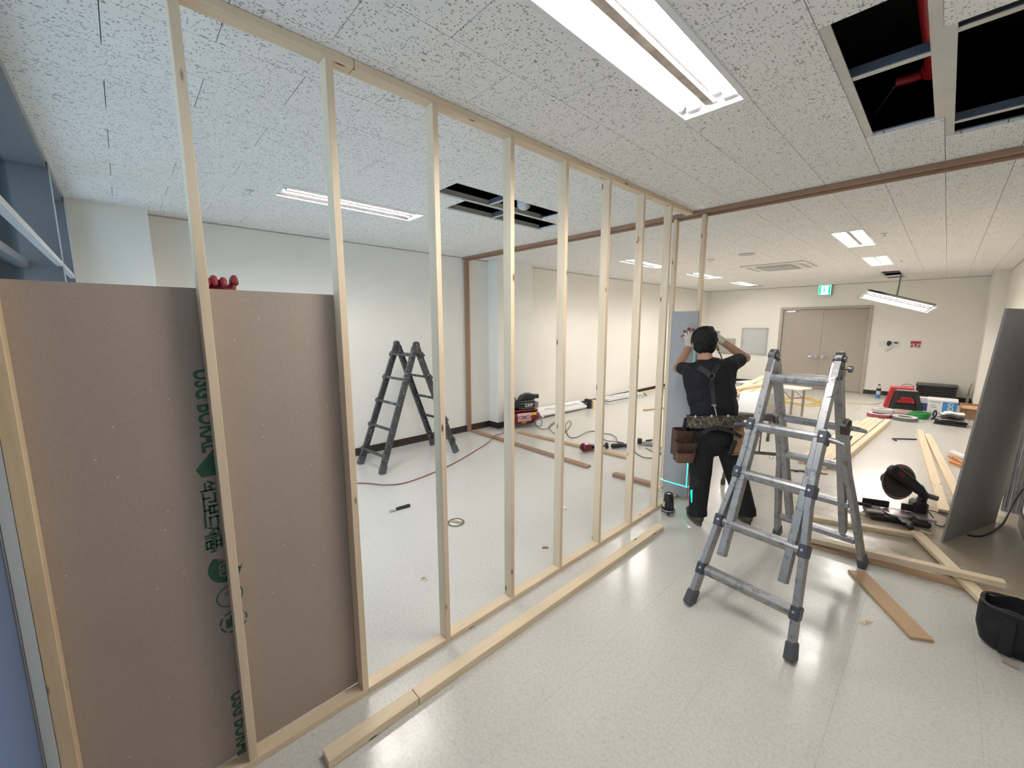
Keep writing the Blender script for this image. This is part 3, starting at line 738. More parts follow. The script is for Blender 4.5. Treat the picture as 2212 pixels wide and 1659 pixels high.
LEATH = plain('brown_leather', (0.085, 0.045, 0.03), 0.5, var=0.3, scale=14)
TAN = plain('tan_suede', (0.34, 0.19, 0.10), 0.8, var=0.15, scale=14)
LEATHD = plain('dark_leather', (0.045, 0.04, 0.036), 0.5, var=0.25, scale=14)
def camo():
    m, nt, b = node_mat('camouflage_web'); setb(b, rough=0.8)
    f = noise(nt, coords(nt, 'Object'), 42, 3, 0.6, 1.2)
    r = nt.nodes.new('ShaderNodeValToRGB'); r.color_ramp.interpolation = 'CONSTANT'
    e = r.color_ramp.elements
    while len(e) < 4: e.new(.5)
    for el, (p, c) in zip(e, ((0, (.03, .026, .022)), (.44, (.085, .068, .05)), (.54, (.16, .13, .095)), (.63, (.33, .29, .23)))): el.position = p; el.color = (*c, 1)
    nt.links.new(f, r.inputs[0]); nt.links.new(r.outputs[0], b.inputs['Base Color']); return m
CAMO = camo()
def frame(Rt, F): return Matrix(((Rt[0], F[0], 0), (Rt[1], F[1], 0), (0, 0, 1)))
def head_parts(p, c, Rt, F, hair_r=(.103, .110, .108), tilt=0.0):
    """face details on the front of the head, hair as its own shell"""
    c, Rt, F = Vector(c), Vector(Rt), Vector(F); Z = Vector((0, 0, 1)); B = frame(Rt, F)
    h = MB().ell(c - F * .012 + Z * .022, hair_r, B).ell(c - F * .032 - Z * .040, (.090, .072, .066), B).ell(c - F * .045 - Z * .075, (.062, .040, .040), B)
    hb = blob('hair', h, HAIR, p, voxel=.005, smooth=4)
    for v in hb.data.vertices:
        q = Vector(v.co); v.co = q + (q + root_of(p) - c).normalized() * (.006 * mnoise.noise(q * 38) + .004 * mnoise.noise(Vector((q.x * 140, q.y * 140, q.z * 40))))
    # clear the face: push hair verts in front of the hairline back inside the head
    inv = B.transposed(); org = root_of(p)
    for v in hb.data.vertices:
        q = inv @ (v.co + org - c)
        if q.y > .052 and q.z < .062: v.co = Vector(v.co) - F * (q.y - .046)
    for s in (-1, 1):
        MB().ell(c + F * .083 + Rt * s * .031 + Z * .002, (.0125, .008, .0085), B).build('eye', plain('eye_white', (.7, .7, .68), .2), p, smooth=True)
        MB().ell(c + F * .090 + Rt * s * .031 + Z * .002, (.005, .003, .005), B).build('iris', BLACKP, p, smooth=True)
        MB().tube([c + F * .093 + Rt * s * a + Z * b for a, b in ((.014, .022), (.03, .027), (.047, .021))], .004, 6).build('eyebrow', HAIR, p, smooth=True)
    MB().tube([c + F * q + Rt * a - Z * b for a, b, q in ((-.024, .060, .086), (-.008, .057, .094), (.008, .057, .094), (.024, .060, .086))], [.003, .006, .006, .003], 8).build('mouth', plain('lips', (.36, .14, .12), .5), p, smooth=True)
def head_body(m, c, neck, Rt, F):
    c, Rt, F = Vector(c), Vector(Rt), Vector(F); Z = Vector((0, 0, 1)); B = frame(Rt, F)
    m.ell(c + Z * .02, (.078, .095, .100), B).ell(c + F * .028 - Z * .045, (.060, .064, .066), B).ell(c + F * .055 - Z * .075, (.034, .034, .034), B)
    m.cap(c + F * .088 + Z * .0, c + F * .105 - Z * .026, .010, .014)            # nose
    for s in (-1, 1): m.ell(c + Rt * s * .083 - F * .008 - Z * .012, (.012, .026, .034), B)   # ears
    m.cap(Vector(neck), c - Z * .06 - F * .012, .062, .056)
def finger(m, pts, r0, r1):
    n = len(pts) - 1
    for i in range(n):
        a = r0 + (r1 - r0) * i / n; b = r0 + (r1 - r0) * (i + 1) / n
        m.cap(pts[i], pts[i + 1], a, b, 10)

# --- worker nailing the grey board
F1 = Vector((-.697, .717, 0)); R1 = Vector((.717, .697, 0)); Z = Vector((0, 0, 1)); B1 = frame(R1, F1)
pw = thing('person', (-1.18, 3.58, 0), 'person in black clothes and tool belt, arms raised, nailing the grey board strip', 'person')
hd = Vector((-1.392, 3.531, 1.548)); nk = Vector((-1.352, 3.495, 1.385))
shL, elL, wrL = Vector((-1.455, 3.400, 1.325)), Vector((-1.605, 3.545, 1.312)), Vector((-1.580, 3.700, 1.495))
shR, elR, wrR = Vector((-1.190, 3.650, 1.368)), Vector((-1.172, 3.885, 1.405)), Vector((-1.345, 3.820, 1.545))
hipL, hipR = Vector((-1.325, 3.445, .83)), Vector((-1.180, 3.590, .83))
knL, anL = Vector((-1.312, 3.445, .43)), Vector((-1.312, 3.440, .085))
knR, anR = Vector((-1.095, 3.655, .42)), Vector((-1.025, 3.745, .085))
chest, waist, hips = Vector((-1.322, 3.520, 1.215)), Vector((-1.266, 3.515, 1.0)), Vector((-1.254, 3.517, .86))
m = MB()
head_body(m, hd, nk, R1, F1)
m.cap(shL + R1 * .03 - Z * .02, elL, .042, .040).cap(elL, wrL, .041, .030).cap(shR - R1 * .035 - Z * .02, elR, .042, .041).cap(elR, wrR, .043, .030)
m.ell(chest, (.165, .10, .19), B1).ell(waist, (.155, .10, .19), B1).ell(hips, (.16, .10, .13), B1).cap(shL + R1 * .05 - Z * .03, shR - R1 * .05 - Z * .03, .04, .04).cap(nk, chest, .06, .08)
for hp_, kn, an in ((hipL, knL, anL), (hipR, knR, anR)): m.cap(hp_, kn, .075, .055).cap(kn, an, .052, .04)
blob('body', m, SKIN, pw, voxel=.007, smooth=5)
head_parts(pw, hd, R1, F1)
# shirt
m = MB()
m.ell(chest - F1 * .005, (.208, .130, .215), B1).ell(chest + Z * .055, (.205, .12, .13), B1).ell(waist, (.195, .135, .20), B1).ell((chest + waist) / 2, (.205, .13, .2), B1)
m.cap(shL + R1 * .02 - Z * .015, shR - R1 * .02 - Z * .02, .066, .066).cap(nk - Z * .055, nk - Z * .012, .092, .068)
m.cap(shL + R1 * .045 - Z * .022, shL.lerp(elL, .66) + R1 * .012, .070, .056).cap(shR - R1 * .04 - Z * .018, shR.lerp(elR, .62) - R1 * .012, .070, .060)
m.cap(chest + R1 * .145, shR - R1 * .03 - Z * .02, .07, .064).cap(chest - R1 * .14, shL + R1 * .02 - Z * .02, .07, .064)
shirt = blob('shirt', m, NAVY, pw, voxel=.008, smooth=6)
# trousers
m = MB()
m.ell(hips, (.190, .135, .125), B1).ell(hips - Z * .07 - F1 * .03, (.172, .120, .14), B1).ell(hips - Z * .17, (.12, .10, .10), B1)
for hp_, kn, an in ((hipL, knL, anL), (hipR, knR, anR)):
    m.cap(hp_ - Z * .05, kn, .110, .088).cap(kn, an + Z * .035, .086, .072)
    m.cyl(an + Z * .06, an - Z * .01, .072, .080, 16)
blob('trousers', m, TROUS, pw, voxel=.008, smooth=5)
# shoes
for an, tx in ((anL, Vector((-.66, .75, 0))), (anR, Vector((-.62, .78, 0)))):
    tx = tx.normalized(); sx = Vector((tx.y, -tx.x, 0)); a = Vector((an.x, an.y, 0)); Bs = frame(sx, tx)
    m = MB().ell(a - tx * .02 + Z * .058, (.043, .065, .048), Bs).ell(a + tx * .09 + Z * .048, (.046, .085, .036), Bs).ell(a + tx * .155 + Z * .040, (.044, .06, .030), Bs).cap(a + Z * .07, a + Z * .10, .048, .05)
    sh_ = blob('shoe', m, SHOE, pw, voxel=.006, smooth=4)
    so = [(math.sin(t) * (.047 if math.cos(t) > -.2 else .042), .068 + .148 * math.cos(t)) for t in [2 * math.pi * k / 22 for k in range(22)]]
    MB().prism(so, a + Z * .001, sx, tx, Z * .024).build('sole', SOLE, sh_, bevel=.004)
# left glove: open palm on the board
m = MB(); tips = MB()
pl = Vector((-1.628, 3.782, 1.553))
m.cap(wrL, wrL.lerp(pl, .55), .034, .036).ell(pl, (.040, .017, .046), Matrix.Rotation(math.radians(-12), 3, 'Y'))
fg = [[(-1.655, 3.795, 1.562), (-1.683, 3.803, 1.575), (-1.702, 3.807, 1.583)], [(-1.650, 3.795, 1.585), (-1.668, 3.802, 1.608), (-1.682, 3.808, 1.632)],
      [(-1.630, 3.795, 1.595), (-1.638, 3.801, 1.625), (-1.643, 3.808, 1.655)], [(-1.608, 3.793, 1.593), (-1.604, 3.801, 1.622), (-1.603, 3.808, 1.648)], [(-1.602, 3.788, 1.548), (-1.580, 3.798, 1.566), (-1.566, 3.803, 1.588)]]
for f in fg:
    f = [Vector(q) for q in f]
    m.cap(pl, f[0], .015, .0125); finger(m, f, .0125, .0095); tips.cap(f[1].lerp(f[2], .35), f[2], .0113, .0108)
g = blob('glove', m, GLOVEW, pw, voxel=.0035, smooth=3, label='white knit glove')
blob('glove_fingertips', tips, GLOVER, g, voxel=.0035, smooth=2, label='red rubber fingertips')
# right glove: fist around the nailer handle
hr = Vector((-1.408, 3.800, 1.590))
m = MB().cap(wrR, wrR.lerp(hr, .5), .034, .036).ell(wrR.lerp(hr, .85), (.036, .03, .040), B1)
tips = MB()
for k in range(4):
    b = hr + Vector((.012, .0, .034 - .021 * k)); 
    f = [b + Vector((.018, .012, 0)), b + Vector((-.012, .034, .002)), b + Vector((-.036, .022, 0)), b + Vector((-.034, -.004, 0))]
    finger(m, f, .0125, .010); tips.cap(f[2].lerp(f[3], .5), f[3], .0112, .0108)
f = [hr + Vector((.02, -.012, .012)), hr + Vector((-.004, -.030, .024)), hr + Vector((-.026, -.024, .030))]
finger(m, f, .014, .0105)
g = blob('glove', m, GLOVEW, pw, voxel=.0035, smooth=3, label='white knit glove')
blob('glove_fingertips', tips, GLOVER, g, voxel=.0035, smooth=2, label='red rubber fingertips')
# belt
bc = Vector((-1.258, 3.516, .925))
def band(c, rx, ry, h0, h1, thick, a0, a1, sag, n=40):
    m = MB(); vs = []; fs = []
    for i in range(n + 1):
        t = a0 + (a1 - a0) * i / n
        d = R1 * math.cos(t) + F1 * math.sin(t)
        zc = sag * (math.cos(t) ** 2)
        for rr in (0, thick):
            for hh in (h0, h1):
                vs.append(Vector(c) + R1 * (rx + rr) * math.cos(t) + F1 * (ry + rr) * math.sin(t) + Z * (hh + zc))
    for i in range(n):
        a, b = i * 4, (i + 1) * 4
        fs += [(a, a + 1, b + 1, b), (a + 2, b + 2, b + 3, a + 3), (a, b, b + 2, a + 2), (a + 1, a + 3, b + 3, b + 1)]
    fs += [(0, 2, 3, 1), (n * 4, n * 4 + 1, n * 4 + 3, n * 4 + 2)]
    return m.add(vs, fs)
bt = band(bc, .213, .158, -.048, .052, .014, math.pi * .98, math.pi * 2.02, -.035).build('tool_belt', CAMO, pw, smooth=True, label='camouflage padded tool belt')
band(bc, .205, .15, -.02, .025, .008, 0.0, math.pi, -.035).build('belt_webbing', WEB, bt, smooth=True)
for s in (-1.0, -.42, .12):
    t = math.pi * 1.5 + s; q = bc + R1 * .229 * math.cos(t) + F1 * .174 * math.sin(t) + Z * (.05 - .035 * math.cos(t) ** 2)
    MB().ell(q, (.010, .008, .013), B1).build('belt_clip', ALU, bt, smooth=True)
for s in (-1, 1):     # straps crossing under the belt
    pts = [bc + R1 * s * x - F1 * y + Z * z for x, y, z in ((-.06 * s, .178, -.045), (.07 - .05 * s, .178, -.06), (.13 - .03 * s, .164, -.095), (.165, .13, -.13))]
    q = MB()
    for a, b in zip(pts, pts[1:]): q.bar(a, b, .030, .006, -F1)
    q.build('thigh_strap', WEB, bt)
# suspenders laid on the shirt
bv = BVHTree.FromObject(shirt, bpy.context.evaluated_depsgraph_get())
org = root_of(pw)
def onback(u, z, off=.006):
    o = chest + R1 * u - F1 * .6; o.z = z
    h = bv.ray_cast(o - org, F1)
    return (h[0] + org - F1 * off) if h[0] is not None else chest + R1 * u - F1 * .14 + Z * (z - chest.z)
def strap(uz, w, nm, mat):
    pts = spline([onback(u, z) for u, z in uz], 5); m = MB(); vs = []; fs = []
    for i, p in enumerate(pts):
        d = (pts[min(i + 1, len(pts) - 1)] - pts[max(i - 1, 0)]).normalized(); s = d.cross(F1).normalized() * w / 2
        vs += [p - s, p + s, p + s - F1 * .004, p - s - F1 * .004]
    for i in range(len(pts) - 1):
        a, b = 4 * i, 4 * i + 4
        fs += [(a + k, a + (k + 1) % 4, b + (k + 1) % 4, b + k) for k in range(4)]
    fs += [(3, 2, 1, 0), (4 * len(pts) - 4, 4 * len(pts) - 3, 4 * len(pts) - 2, 4 * len(pts) - 1)]
    return m.add(vs, fs).build(nm, mat, pw)
su = strap([(-.040, 1.262), (-.034, 1.20), (-.026, 1.12), (-.022, 1.06)], .034, 'suspender_strap', WEB)
strap([(-.050, 1.285), (-.075, 1.312), (-.105, 1.332), (-.125, 1.346)], .044, 'suspender_strap', WEB)
strap([(-.036, 1.292), (-.012, 1.325), (.012, 1.352), (.028, 1.375)], .040, 'suspender_strap', WEB)
rc = onback(-.042, 1.283, .012)
MB().tube(ringpts(rc, .024, .022, 18, R1, Z), .004, 6, True).build('suspender_ring', STEELD, su, smooth=True)
q0 = onback(-.022, 1.055, .010); q1 = bc - F1 * .170 + Z * .052 - R1 * .06
MB().tube([q0, q0.lerp(q1, .5), q1], .004, 6).tube(ringpts(q0 - Z * .004, .020, .006, 12, R1, Z), .003, 6, True).build('suspender_hook', ALU, su, smooth=True)
MB().mm((-.022, -.008, -.014), (.022, .004, .014)).xform(Matrix.Translation(onback(-.036, 1.21, .004)) @ B1.to_4x4()).build('suspender_buckle', BLACKP, su, bevel=.003)
# left nail pouch, nested pockets
po = Vector((-1.428, 3.318, .70)); Bp = Matrix.Rotation(math.radians(6), 3, 'Y') @ frame(Vector((.52, .85, 0)).normalized(), Vector((-.85, .52, 0)).normalized())
def pocket(w, d, h, wall, c, mat, nm, par, taper=.8):
    m = MB(); n = 20; rows = []
    for k, (zz, sc) in enumerate(((-h / 2, taper), (h / 2, 1.0), (h / 2, 1.0 - wall / w * 2), (-h / 2 + wall, taper - wall / w * 2))):
        for i in range(n):
            t = 2 * math.pi * i / n; cx_, sy_ = math.cos(t), math.sin(t)
            x = w / 2 * sc * math.copysign(abs(cx_) ** .55, cx_); y = d / 2 * sc * math.copysign(abs(sy_) ** .55, sy_)
            rows.append(Bp @ Vector((x, y, zz)) + Vector(c))
    fs = [(k * n + i, k * n + (i + 1) % n, (k + 1) * n + (i + 1) % n, (k + 1) * n + i) for k in range(3) for i in range(n)]
    fs += [tuple(range(n - 1, -1, -1)), tuple(range(3 * n, 4 * n))]
    return m.add(rows, fs).build(nm, mat, par, smooth=True)
pch = pocket(.20, .11, .22, .008, po + Vector((0, 0, .02)), LEATH, 'nail_pouch', pw, .82); pch['label'] = 'brown leather nail pouch'
pocket(.205, .085, .16, .008, po + Bp @ Vector((-.01, -.062, -.035)), LEATH, 'front_pocket', pch, .85)
pocket(.17, .05, .085, .006, po + Bp @ Vector((-.03, -.105, -.075)), plain('worn_leather', (.15, .075, .05), .6, var=.25), 'small_pocket', pch, .9)
pocket(.075, .06, .18, .006, po + Bp @ Vector((.10, -.045, -.02)), LEATHD, 'tool_sleeve', pch, .9)
MB().prism([(-.05, -.05), (.05, -.05), (.045, .07), (-.045, .07)], po + Bp @ Vector((.05, .03, .15)), Bp @ Vector((1, 0, 0)), Bp @ Vector((0, 0, 1)), Bp @ Vector((0, .012, 0))).build('hanger_flap', LEATHD, pch, bevel=.004)
for k in range(7):
    MB().cyl(po + Bp @ Vector((-.07 + .018 * k, -.085, .03)), po + Bp @ Vector((-.07 + .018 * k, -.09, .055 + .01 * (k % 3))), .003, n=6).build('loose_screw', STEELD, pch)
# right tan pouch
po2 = Vector((-1.095, 3.560, .755)); Bp = Matrix.Rotation(math.radians(-10), 3, 'Y') @ B1
p2 = pocket(.135, .09, .23, .008, po2, TAN, 'tool_pouch', pw, .85); p2['label'] = 'tan suede tool pouch'
MB().prism([(-.06, -.09), (.06, -.09), (.062, .06), (-.03, .09)], po2 + Bp @ Vector((0, -.052, 0)), Bp @ Vector((1, 0, 0)), Bp @ Vector((0, 0, 1)), Bp @ Vector((0, .006, 0))).build('pouch_flap', TAN, p2, bevel=.003)
MB().mm((-.018, -.012, -.07), (.018, .012, .05)).xform(Matrix.Translation(po2 + Bp @ Vector((-.055, -.058, -.035))) @ Matrix.Rotation(math.radians(24), 4, 'Y') @ Bp.to_4x4()).build('cutter_holster', BLACKP, p2, bevel=.005)
MB().tube(ringpts(po2 + Bp @ Vector((.03, -.05, .15)), .016, .018, 12, R1, Z), .004, 6, True).tube(ringpts(po2 + Bp @ Vector((-.01, -.05, .14)), .010, .014, 10, R1, Z), .003, 6, True).build('key_rings', ALU, p2, smooth=True)

# pneumatic nailer in the right hand
GUNM = plain('nailer_body', (.055, .035, .028), .35, .5, var=.4, scale=20)
ng = thing('nail_gun', (-1.45, 3.79, 1.62), 'brown pneumatic nail gun held in the raised gloved hand beside the head', 'nail gun')
MB().cap((-1.44, 3.792, 1.645), (-1.475, 3.795, 1.648), .034, .034).cap((-1.425, 3.79, 1.640), (-1.405, 3.79, 1.60), .022, .018).build('motor_housing', GUNM, ng, smooth=True)
MB().bar((-1.475, 3.797, 1.640), (-1.575, 3.808, 1.632), .026, .05, (0, 0, 1), .014, .026).build('nose', STEELD, ng, bevel=.003)
MB().cap((-1.408, 3.80, 1.615), (-1.392, 3.79, 1.545), .016, .016).build('grip', BLACKP, ng, smooth=True)
MB().bar((-1.47, 3.80, 1.605), (-1.40, 3.795, 1.545), .018, .022).build('magazine', STEELD, ng, bevel=.002)
MB().tube([(-1.390, 3.788, 1.535), (-1.372, 3.775, 1.500), (-1.352, 3.768, 1.462)], [.011, .013, .010], 10).build('air_coupler', plain('brass', (.32, .22, .09), .35, .9), ng, smooth=True)
single_hose = MB().tube(spline([(-1.350, 3.766, 1.455), (-1.325, 3.766, 1.41), (-1.29, 3.795, 1.25), (-1.33, 3.85, 1.0), (-1.42, 3.99, .5), (-1.52, 4.12, .10), (-1.72, 4.10, .012)], 8), .0055, 8).build('air_hose', plain('hose_olive', (.11, .105, .08), .5), None, (-1.45, 4.0, 0), smooth=True)
tag(single_hose, 'olive air hose hanging from the raised nail gun down to the floor', 'hose')

# --- second worker behind the brown board
F2 = Vector((1, 0, 0)); R2 = Vector((0, -1, 0)); B2 = frame(R2, F2)
p2w = thing('person', (-2.02, .22, 0), 'person hidden behind the brown gypsum board, red-gloved fingers gripping its top edge', 'person')
hd2 = Vector((-2.03, .22, 1.50)); nk2 = Vector((-2.05, .22, 1.335))
sL, eL, wL = Vector((-2.05, .40, 1.29)), Vector((-1.93, .47, 1.43)), Vector((-1.815, .335, 1.66))
sR, eR, wR = Vector((-2.05, .04, 1.29)), Vector((-1.99, -.03, 1.04)), Vector((-1.84, .0, 1.02))
m = MB(); head_body(m, hd2, nk2, R2, F2)
m.cap(sL, eL, .05, .042).cap(eL, wL, .042, .03).cap(sR, eR, .05, .042).cap(eR, wR, .042, .03)
ch2, wa2, hi2 = Vector((-2.05, .22, 1.15)), Vector((-2.05, .22, .98)), Vector((-2.05, .22, .86))
m.ell(ch2, (.16, .1, .18), B2).ell(wa2, (.15, .1, .18), B2).ell(hi2, (.16, .1, .12), B2)
for s in (-1, 1): m.cap(hi2 + R2 * s * .09, Vector((-2.03, .22, .44)) + R2 * s * .10, .075, .055).cap(Vector((-2.03, .22, .44)) + R2 * s * .10, Vector((-2.06, .22, .08)) + R2 * s * .11, .05, .04)
blob('body', m, SKIN, p2w, voxel=.009, smooth=5); head_parts(p2w, hd2, R2, F2, (.098, .108, .106))
m = MB().ell(ch2, (.195, .125, .21), B2).ell(wa2, (.185, .125, .2), B2).cap(sL, sR, .075).cap(sL, sL.lerp(eL, .7), .08, .068).cap(sR, sR.lerp(eR, .7), .08, .068)
blob('shirt', m, plain('grey_shirt', (.10, .10, .11), .85), p2w, voxel=.010, smooth=6)
m = MB().ell(hi2, (.185, .13, .12), B2)
for s in (-1, 1): m.cap(hi2 + R2 * s * .09 - Z * .05, Vector((-2.03, .22, .44)) + R2 * s * .10, .098, .078).cap(Vector((-2.03, .22, .44)) + R2 * s * .10, Vector((-2.06, .22, .13)) + R2 * s * .11, .076, .068)
blob('trousers', m, TROUS, p2w, voxel=.010, smooth=5)
for s in (-1, 1):
    a = Vector((-2.06, .22, 0)) + R2 * s * .11
    m = MB().ell(a + Z * .055 - F2 * .01, (.043, .065, .047), B2).ell(a + F2 * .1 + Z * .045, (.045, .1, .037), B2).cap(a + Z * .07, a + Z * .1, .045, .047)
    m.v = [Vector((v.x, v.y, max(v.z, .003))) for v in m.v]
    blob('shoe', m, SHOE, p2w, voxel=.008, smooth=3)
m = MB(); bx = -1.7395
pl2 = Vector((-1.778, .262, 1.775))
m.cap(wL, pl2, .033, .034).ell(pl2 + Z * .02, (.018, .048, .045)).ell(Vector((-1.768, .262, 1.81)), (.016, .046, .02))
for y, dz, dx in ((.304, .006, -.006), (.270, -.004, .004), (.244, .001, -.002), (.220, -.006, 0)):
    f = [Vector((-1.772, y - .004, 1.812)), Vector((-1.771 + dx, y, 1.842 + dz)), Vector((-1.754 + dx, y + .002, 1.850 + dz)), Vector((-1.745, y + .003, 1.832 + dz))]
    m.cap(pl2 + Z * .02, f[0], .016, .0125); finger(m, f, .0118, .0102)
f = [Vector((-1.775, .318, 1.775)), Vector((-1.762, .345, 1.79)), Vector((-1.756, .352, 1.802))]; finger(m, f, .0135, .011)
blob('glove', m, GLOVER, p2w, voxel=.0028, smooth=2, label='red rubber-coated glove')
m = MB().cap(wR, Vector((-1.79, .01, 1.03)), .033, .036).ell(Vector((-1.765, .01, 1.04)), (.016, .042, .046))
for y, dy in ((.045, .022), (.02, .008), (-.005, -.006), (-.03, -.02)): finger(m, [Vector((-1.762, y, 1.07)), Vector((-1.757, y + dy * .5, 1.105)), Vector((-1.755, y + dy, 1.135))], .0125, .0095)
finger(m, [Vector((-1.765, .05, 1.03)), Vector((-1.758, .08, 1.05)), Vector((-1.756, .092, 1.075))], .014, .0105)
blob('glove', m, GLOVER, p2w, voxel=.004, smooth=3, label='red rubber-coated glove')

# ------------------------------------------------------------------ laser level
lz = thing('laser_level', (-1.551, 3.393, 0), 'black cross-line laser level on three short legs beside the worker', 'laser level')
lc = Vector((-1.551, 3.393, 0))
MB().lathe([(.040, .062), (.047, .07), (.046, .115), (.041, .150), (.040, .180), (.036, .196), (.034, .203), (.024, .204), (.022, .198)], lc, n=24).build('body', BLACKP, lz, smooth=True)
MB().lathe([(.058, .040), (.060, .052), (.050, .062)], lc, n=24).build('base', BLACKP, lz, smooth=True)
MB().lathe([(.0585, .052), (.0605, .056), (.0585, .060)], lc, n=24, ring=True).build('dial_ring', ALU, lz, smooth=True)
for k in range(3):
    a = math.radians(-60 + 120 * k); d = Vector((math.cos(a), math.sin(a), 0))
    lg = MB().cyl(lc + d * .050 + Z * .050, lc + d * .056 + Z * .018, .010, .009).build('leg', BLACKP, lz, smooth=True)
    MB().cyl(lc + d * .056 + Z * .018, lc + d * .058 + Z * .001, .006, .003).build('screw_foot', ALU, lg, smooth=True)
MB().ell(lc + Vector((0, 0, .197)), (.020, .016, .006)).build('bubble_vial', plain('vial', (.72, .74, .55), .15), lz, smooth=True)
for k in range(3):
    a = math.radians(-118 + 90 * k); d = Vector((math.cos(a), math.sin(a), 0)); s = Vector((-d.y, d.x, 0))
    MB().bar(lc + d * .0445 + Z * .085, lc + d * .0445 + Z * .13, .016, .006, d).build('label_strip', PAPER if k == 0 else STEELD, lz)
MB().bar(lc + Vector((.03, -.02, .075)), lc + Vector((.055, -.035, .075)), .02, .026).build('battery_knob', BLACKP, lz, bevel=.004)
# its beams: a lamp whose cone is cut to thin planes by the optics
def beam_nodes(L, color):
    L.use_nodes = True; nt = L.node_tree; em = nt.nodes['Emission']; em.inputs[0].default_value = (*color, 1)
    tc = nt.nodes.new('ShaderNodeTexCoord'); sp = nt.nodes.new('ShaderNodeSeparateXYZ'); nt.links.new(tc.outputs['Normal'], sp.inputs[0])
    def mt(op, a, b=None, v=None):
        n = nt.nodes.new('ShaderNodeMath'); n.operation = op; nt.links.new(a, n.inputs[0])
        if b is not None: nt.links.new(b, n.inputs[1])
        elif v is not None: n.inputs[1].default_value = v
        return n.outputs[0]
    x, y, z = sp.outputs
    hz_ = mt('MULTIPLY', mt('LESS_THAN', mt('ABSOLUTE', z), v=.009), mt('GREATER_THAN', mt('ADD', y, mt('MULTIPLY', mt('GREATER_THAN', x, v=.15), v=-2.0)), v=.75))
    vy = mt('MULTIPLY', mt('LESS_THAN', mt('ABSOLUTE', mt('ADD', x, mt('MULTIPLY', y, v=.078))), v=.009), mt('MULTIPLY', mt('GREATER_THAN', y, v=.1), mt('GREATER_THAN', z, v=-.02)))
    vx = mt('MULTIPLY', mt('LESS_THAN', mt('ABSOLUTE', mt('ADD', y, mt('MULTIPLY', x, v=.36))), v=.012), mt('MULTIPLY', mt('GREATER_THAN', x, v=.1), mt('MULTIPLY', mt('GREATER_THAN', z, v=.25), mt('LESS_THAN', z, v=.62))))
    nt.links.new(mt('MAXIMUM', mt('MAXIMUM', hz_, vy), vx), em.inputs[1])
Ld = bpy.data.lights.new('laser_beam', 'POINT'); Ld.energy = 70.0; Ld.color = (0.0, 1.0, .78); Ld.shadow_soft_size = 0.0
beam_nodes(Ld, (1, 1, 1))
Lo = bpy.data.objects.new('laser_beam', Ld); COL.objects.link(Lo); Lo.parent = lz; Lo.location = (0.0, .055, .133)
Ls = bpy.data.lights.new('plumb_dot', 'SPOT'); Ls.energy = .6; Ls.color = (1, .05, .1); Ls.spot_size = math.radians(16); Ls.spot_blend = .2; Ls.shadow_soft_size = .001
Lso = bpy.data.objects.new('plumb_dot', Ls); COL.objects.link(Lso); Lso.parent = lz; Lso.location = (0.0, -.03, .038)
# ------------------------------------------------------------------ left room: floor pieces
Z = Vector((0, 0, 1))
def single(name, mb, mat, origin, label, cat, group=None, **k): return tag(mb.build(name, mat, None, origin, **k), label, cat, group)
tag(lumber('fibreboard_strip', (-5.07, 3.925, .012), (-2.77, 3.885, .012), .088, .022, Z, MDF), 'long brown fibreboard strip on the floor from the wall post, under the header', 'strip')
tag(lumber('fibreboard_strip', (-4.49, 4.40, .012), (-2.62, 4.53, .012), .085, .022, Z, MDF2), 'pale fibreboard strip on the floor in front of the compressor hose', 'strip')
tag(lumber('fibreboard_strip', (-2.42, 3.875, .020), (-1.955, 3.905, .020), .075, .036, Z, MDF), 'short brown fibreboard strip on the floor beside the cross partition', 'strip')
# putty knife
k = thing('putty_knife', (-3.31, 1.70, 0), 'black-handled putty knife lying alone on the floor behind the studs', 'putty knife')
MB().bar((-3.313, 1.665, .014), (-3.298, 1.80, .016), .026, .022, Z, .030, .024).build('handle', BLACKP, k, bevel=.005)
MB().bar((-3.322, 1.605, .006), (-3.313, 1.668, .012), .030, .003, Z, .018, .006).build('blade', ALU, k)
# round floor outlet
k = thing('floor_outlet', (-2.74, 1.925, 0), 'round brass floor outlet with its lid torn open behind the studs', 'floor outlet')
MB().lathe([(.068, .001), (.075, .004), (.072, .008), (.060, .008), (.058, .003)], (-2.74, 1.925, 0), n=28, ring=True).build('ring', plain('brass_dull', (.26, .22, .13), .4, .7), k, smooth=True)
MB().lathe([(.057, .0012), (.057, .004)], (-2.74, 1.925, 0), n=24).build('inner_plate', PAPER, k)
MB().bar((-2.79, 1.90, .007), (-2.69, 1.955, .007), .045, .004).build('tape_flap', plain('kraft_tape', (.36, .30, .2), .7), k)
single('paper_scrap', MB().prism([(0, 0), (.03, .005), (.035, .03), (.015, .04), (-.01, .02)], (-2.28, 2.79, .002), (1, 0, 0), (0, 1, 0), Z * .010), PAPER, (-2.27, 2.80, 0), 'tiny curled paper scrap on the floor behind the studs', 'scrap')
single('wood_chip', MB().prism([(0, 0), (.05, .01), (.04, .03), (.0, .02)], (-1.95, 2.16, .001), (.8, .6, 0), (-.6, .8, 0), Z * .006), MDF, (-1.94, 2.17, 0), 'small broken wood chip on the floor between studs', 'wood chip')
single('wood_curl', MB().tube(ringpts((-2.235, 1.30, .006), .022, .018, 14, (1, 0, 0), (0, .9, .2), 0, 5.2), .004, 6), PINE, (-2.235, 1.30, 0), 'small curled wood ring on the floor behind the third stud', 'shaving', smooth=True)
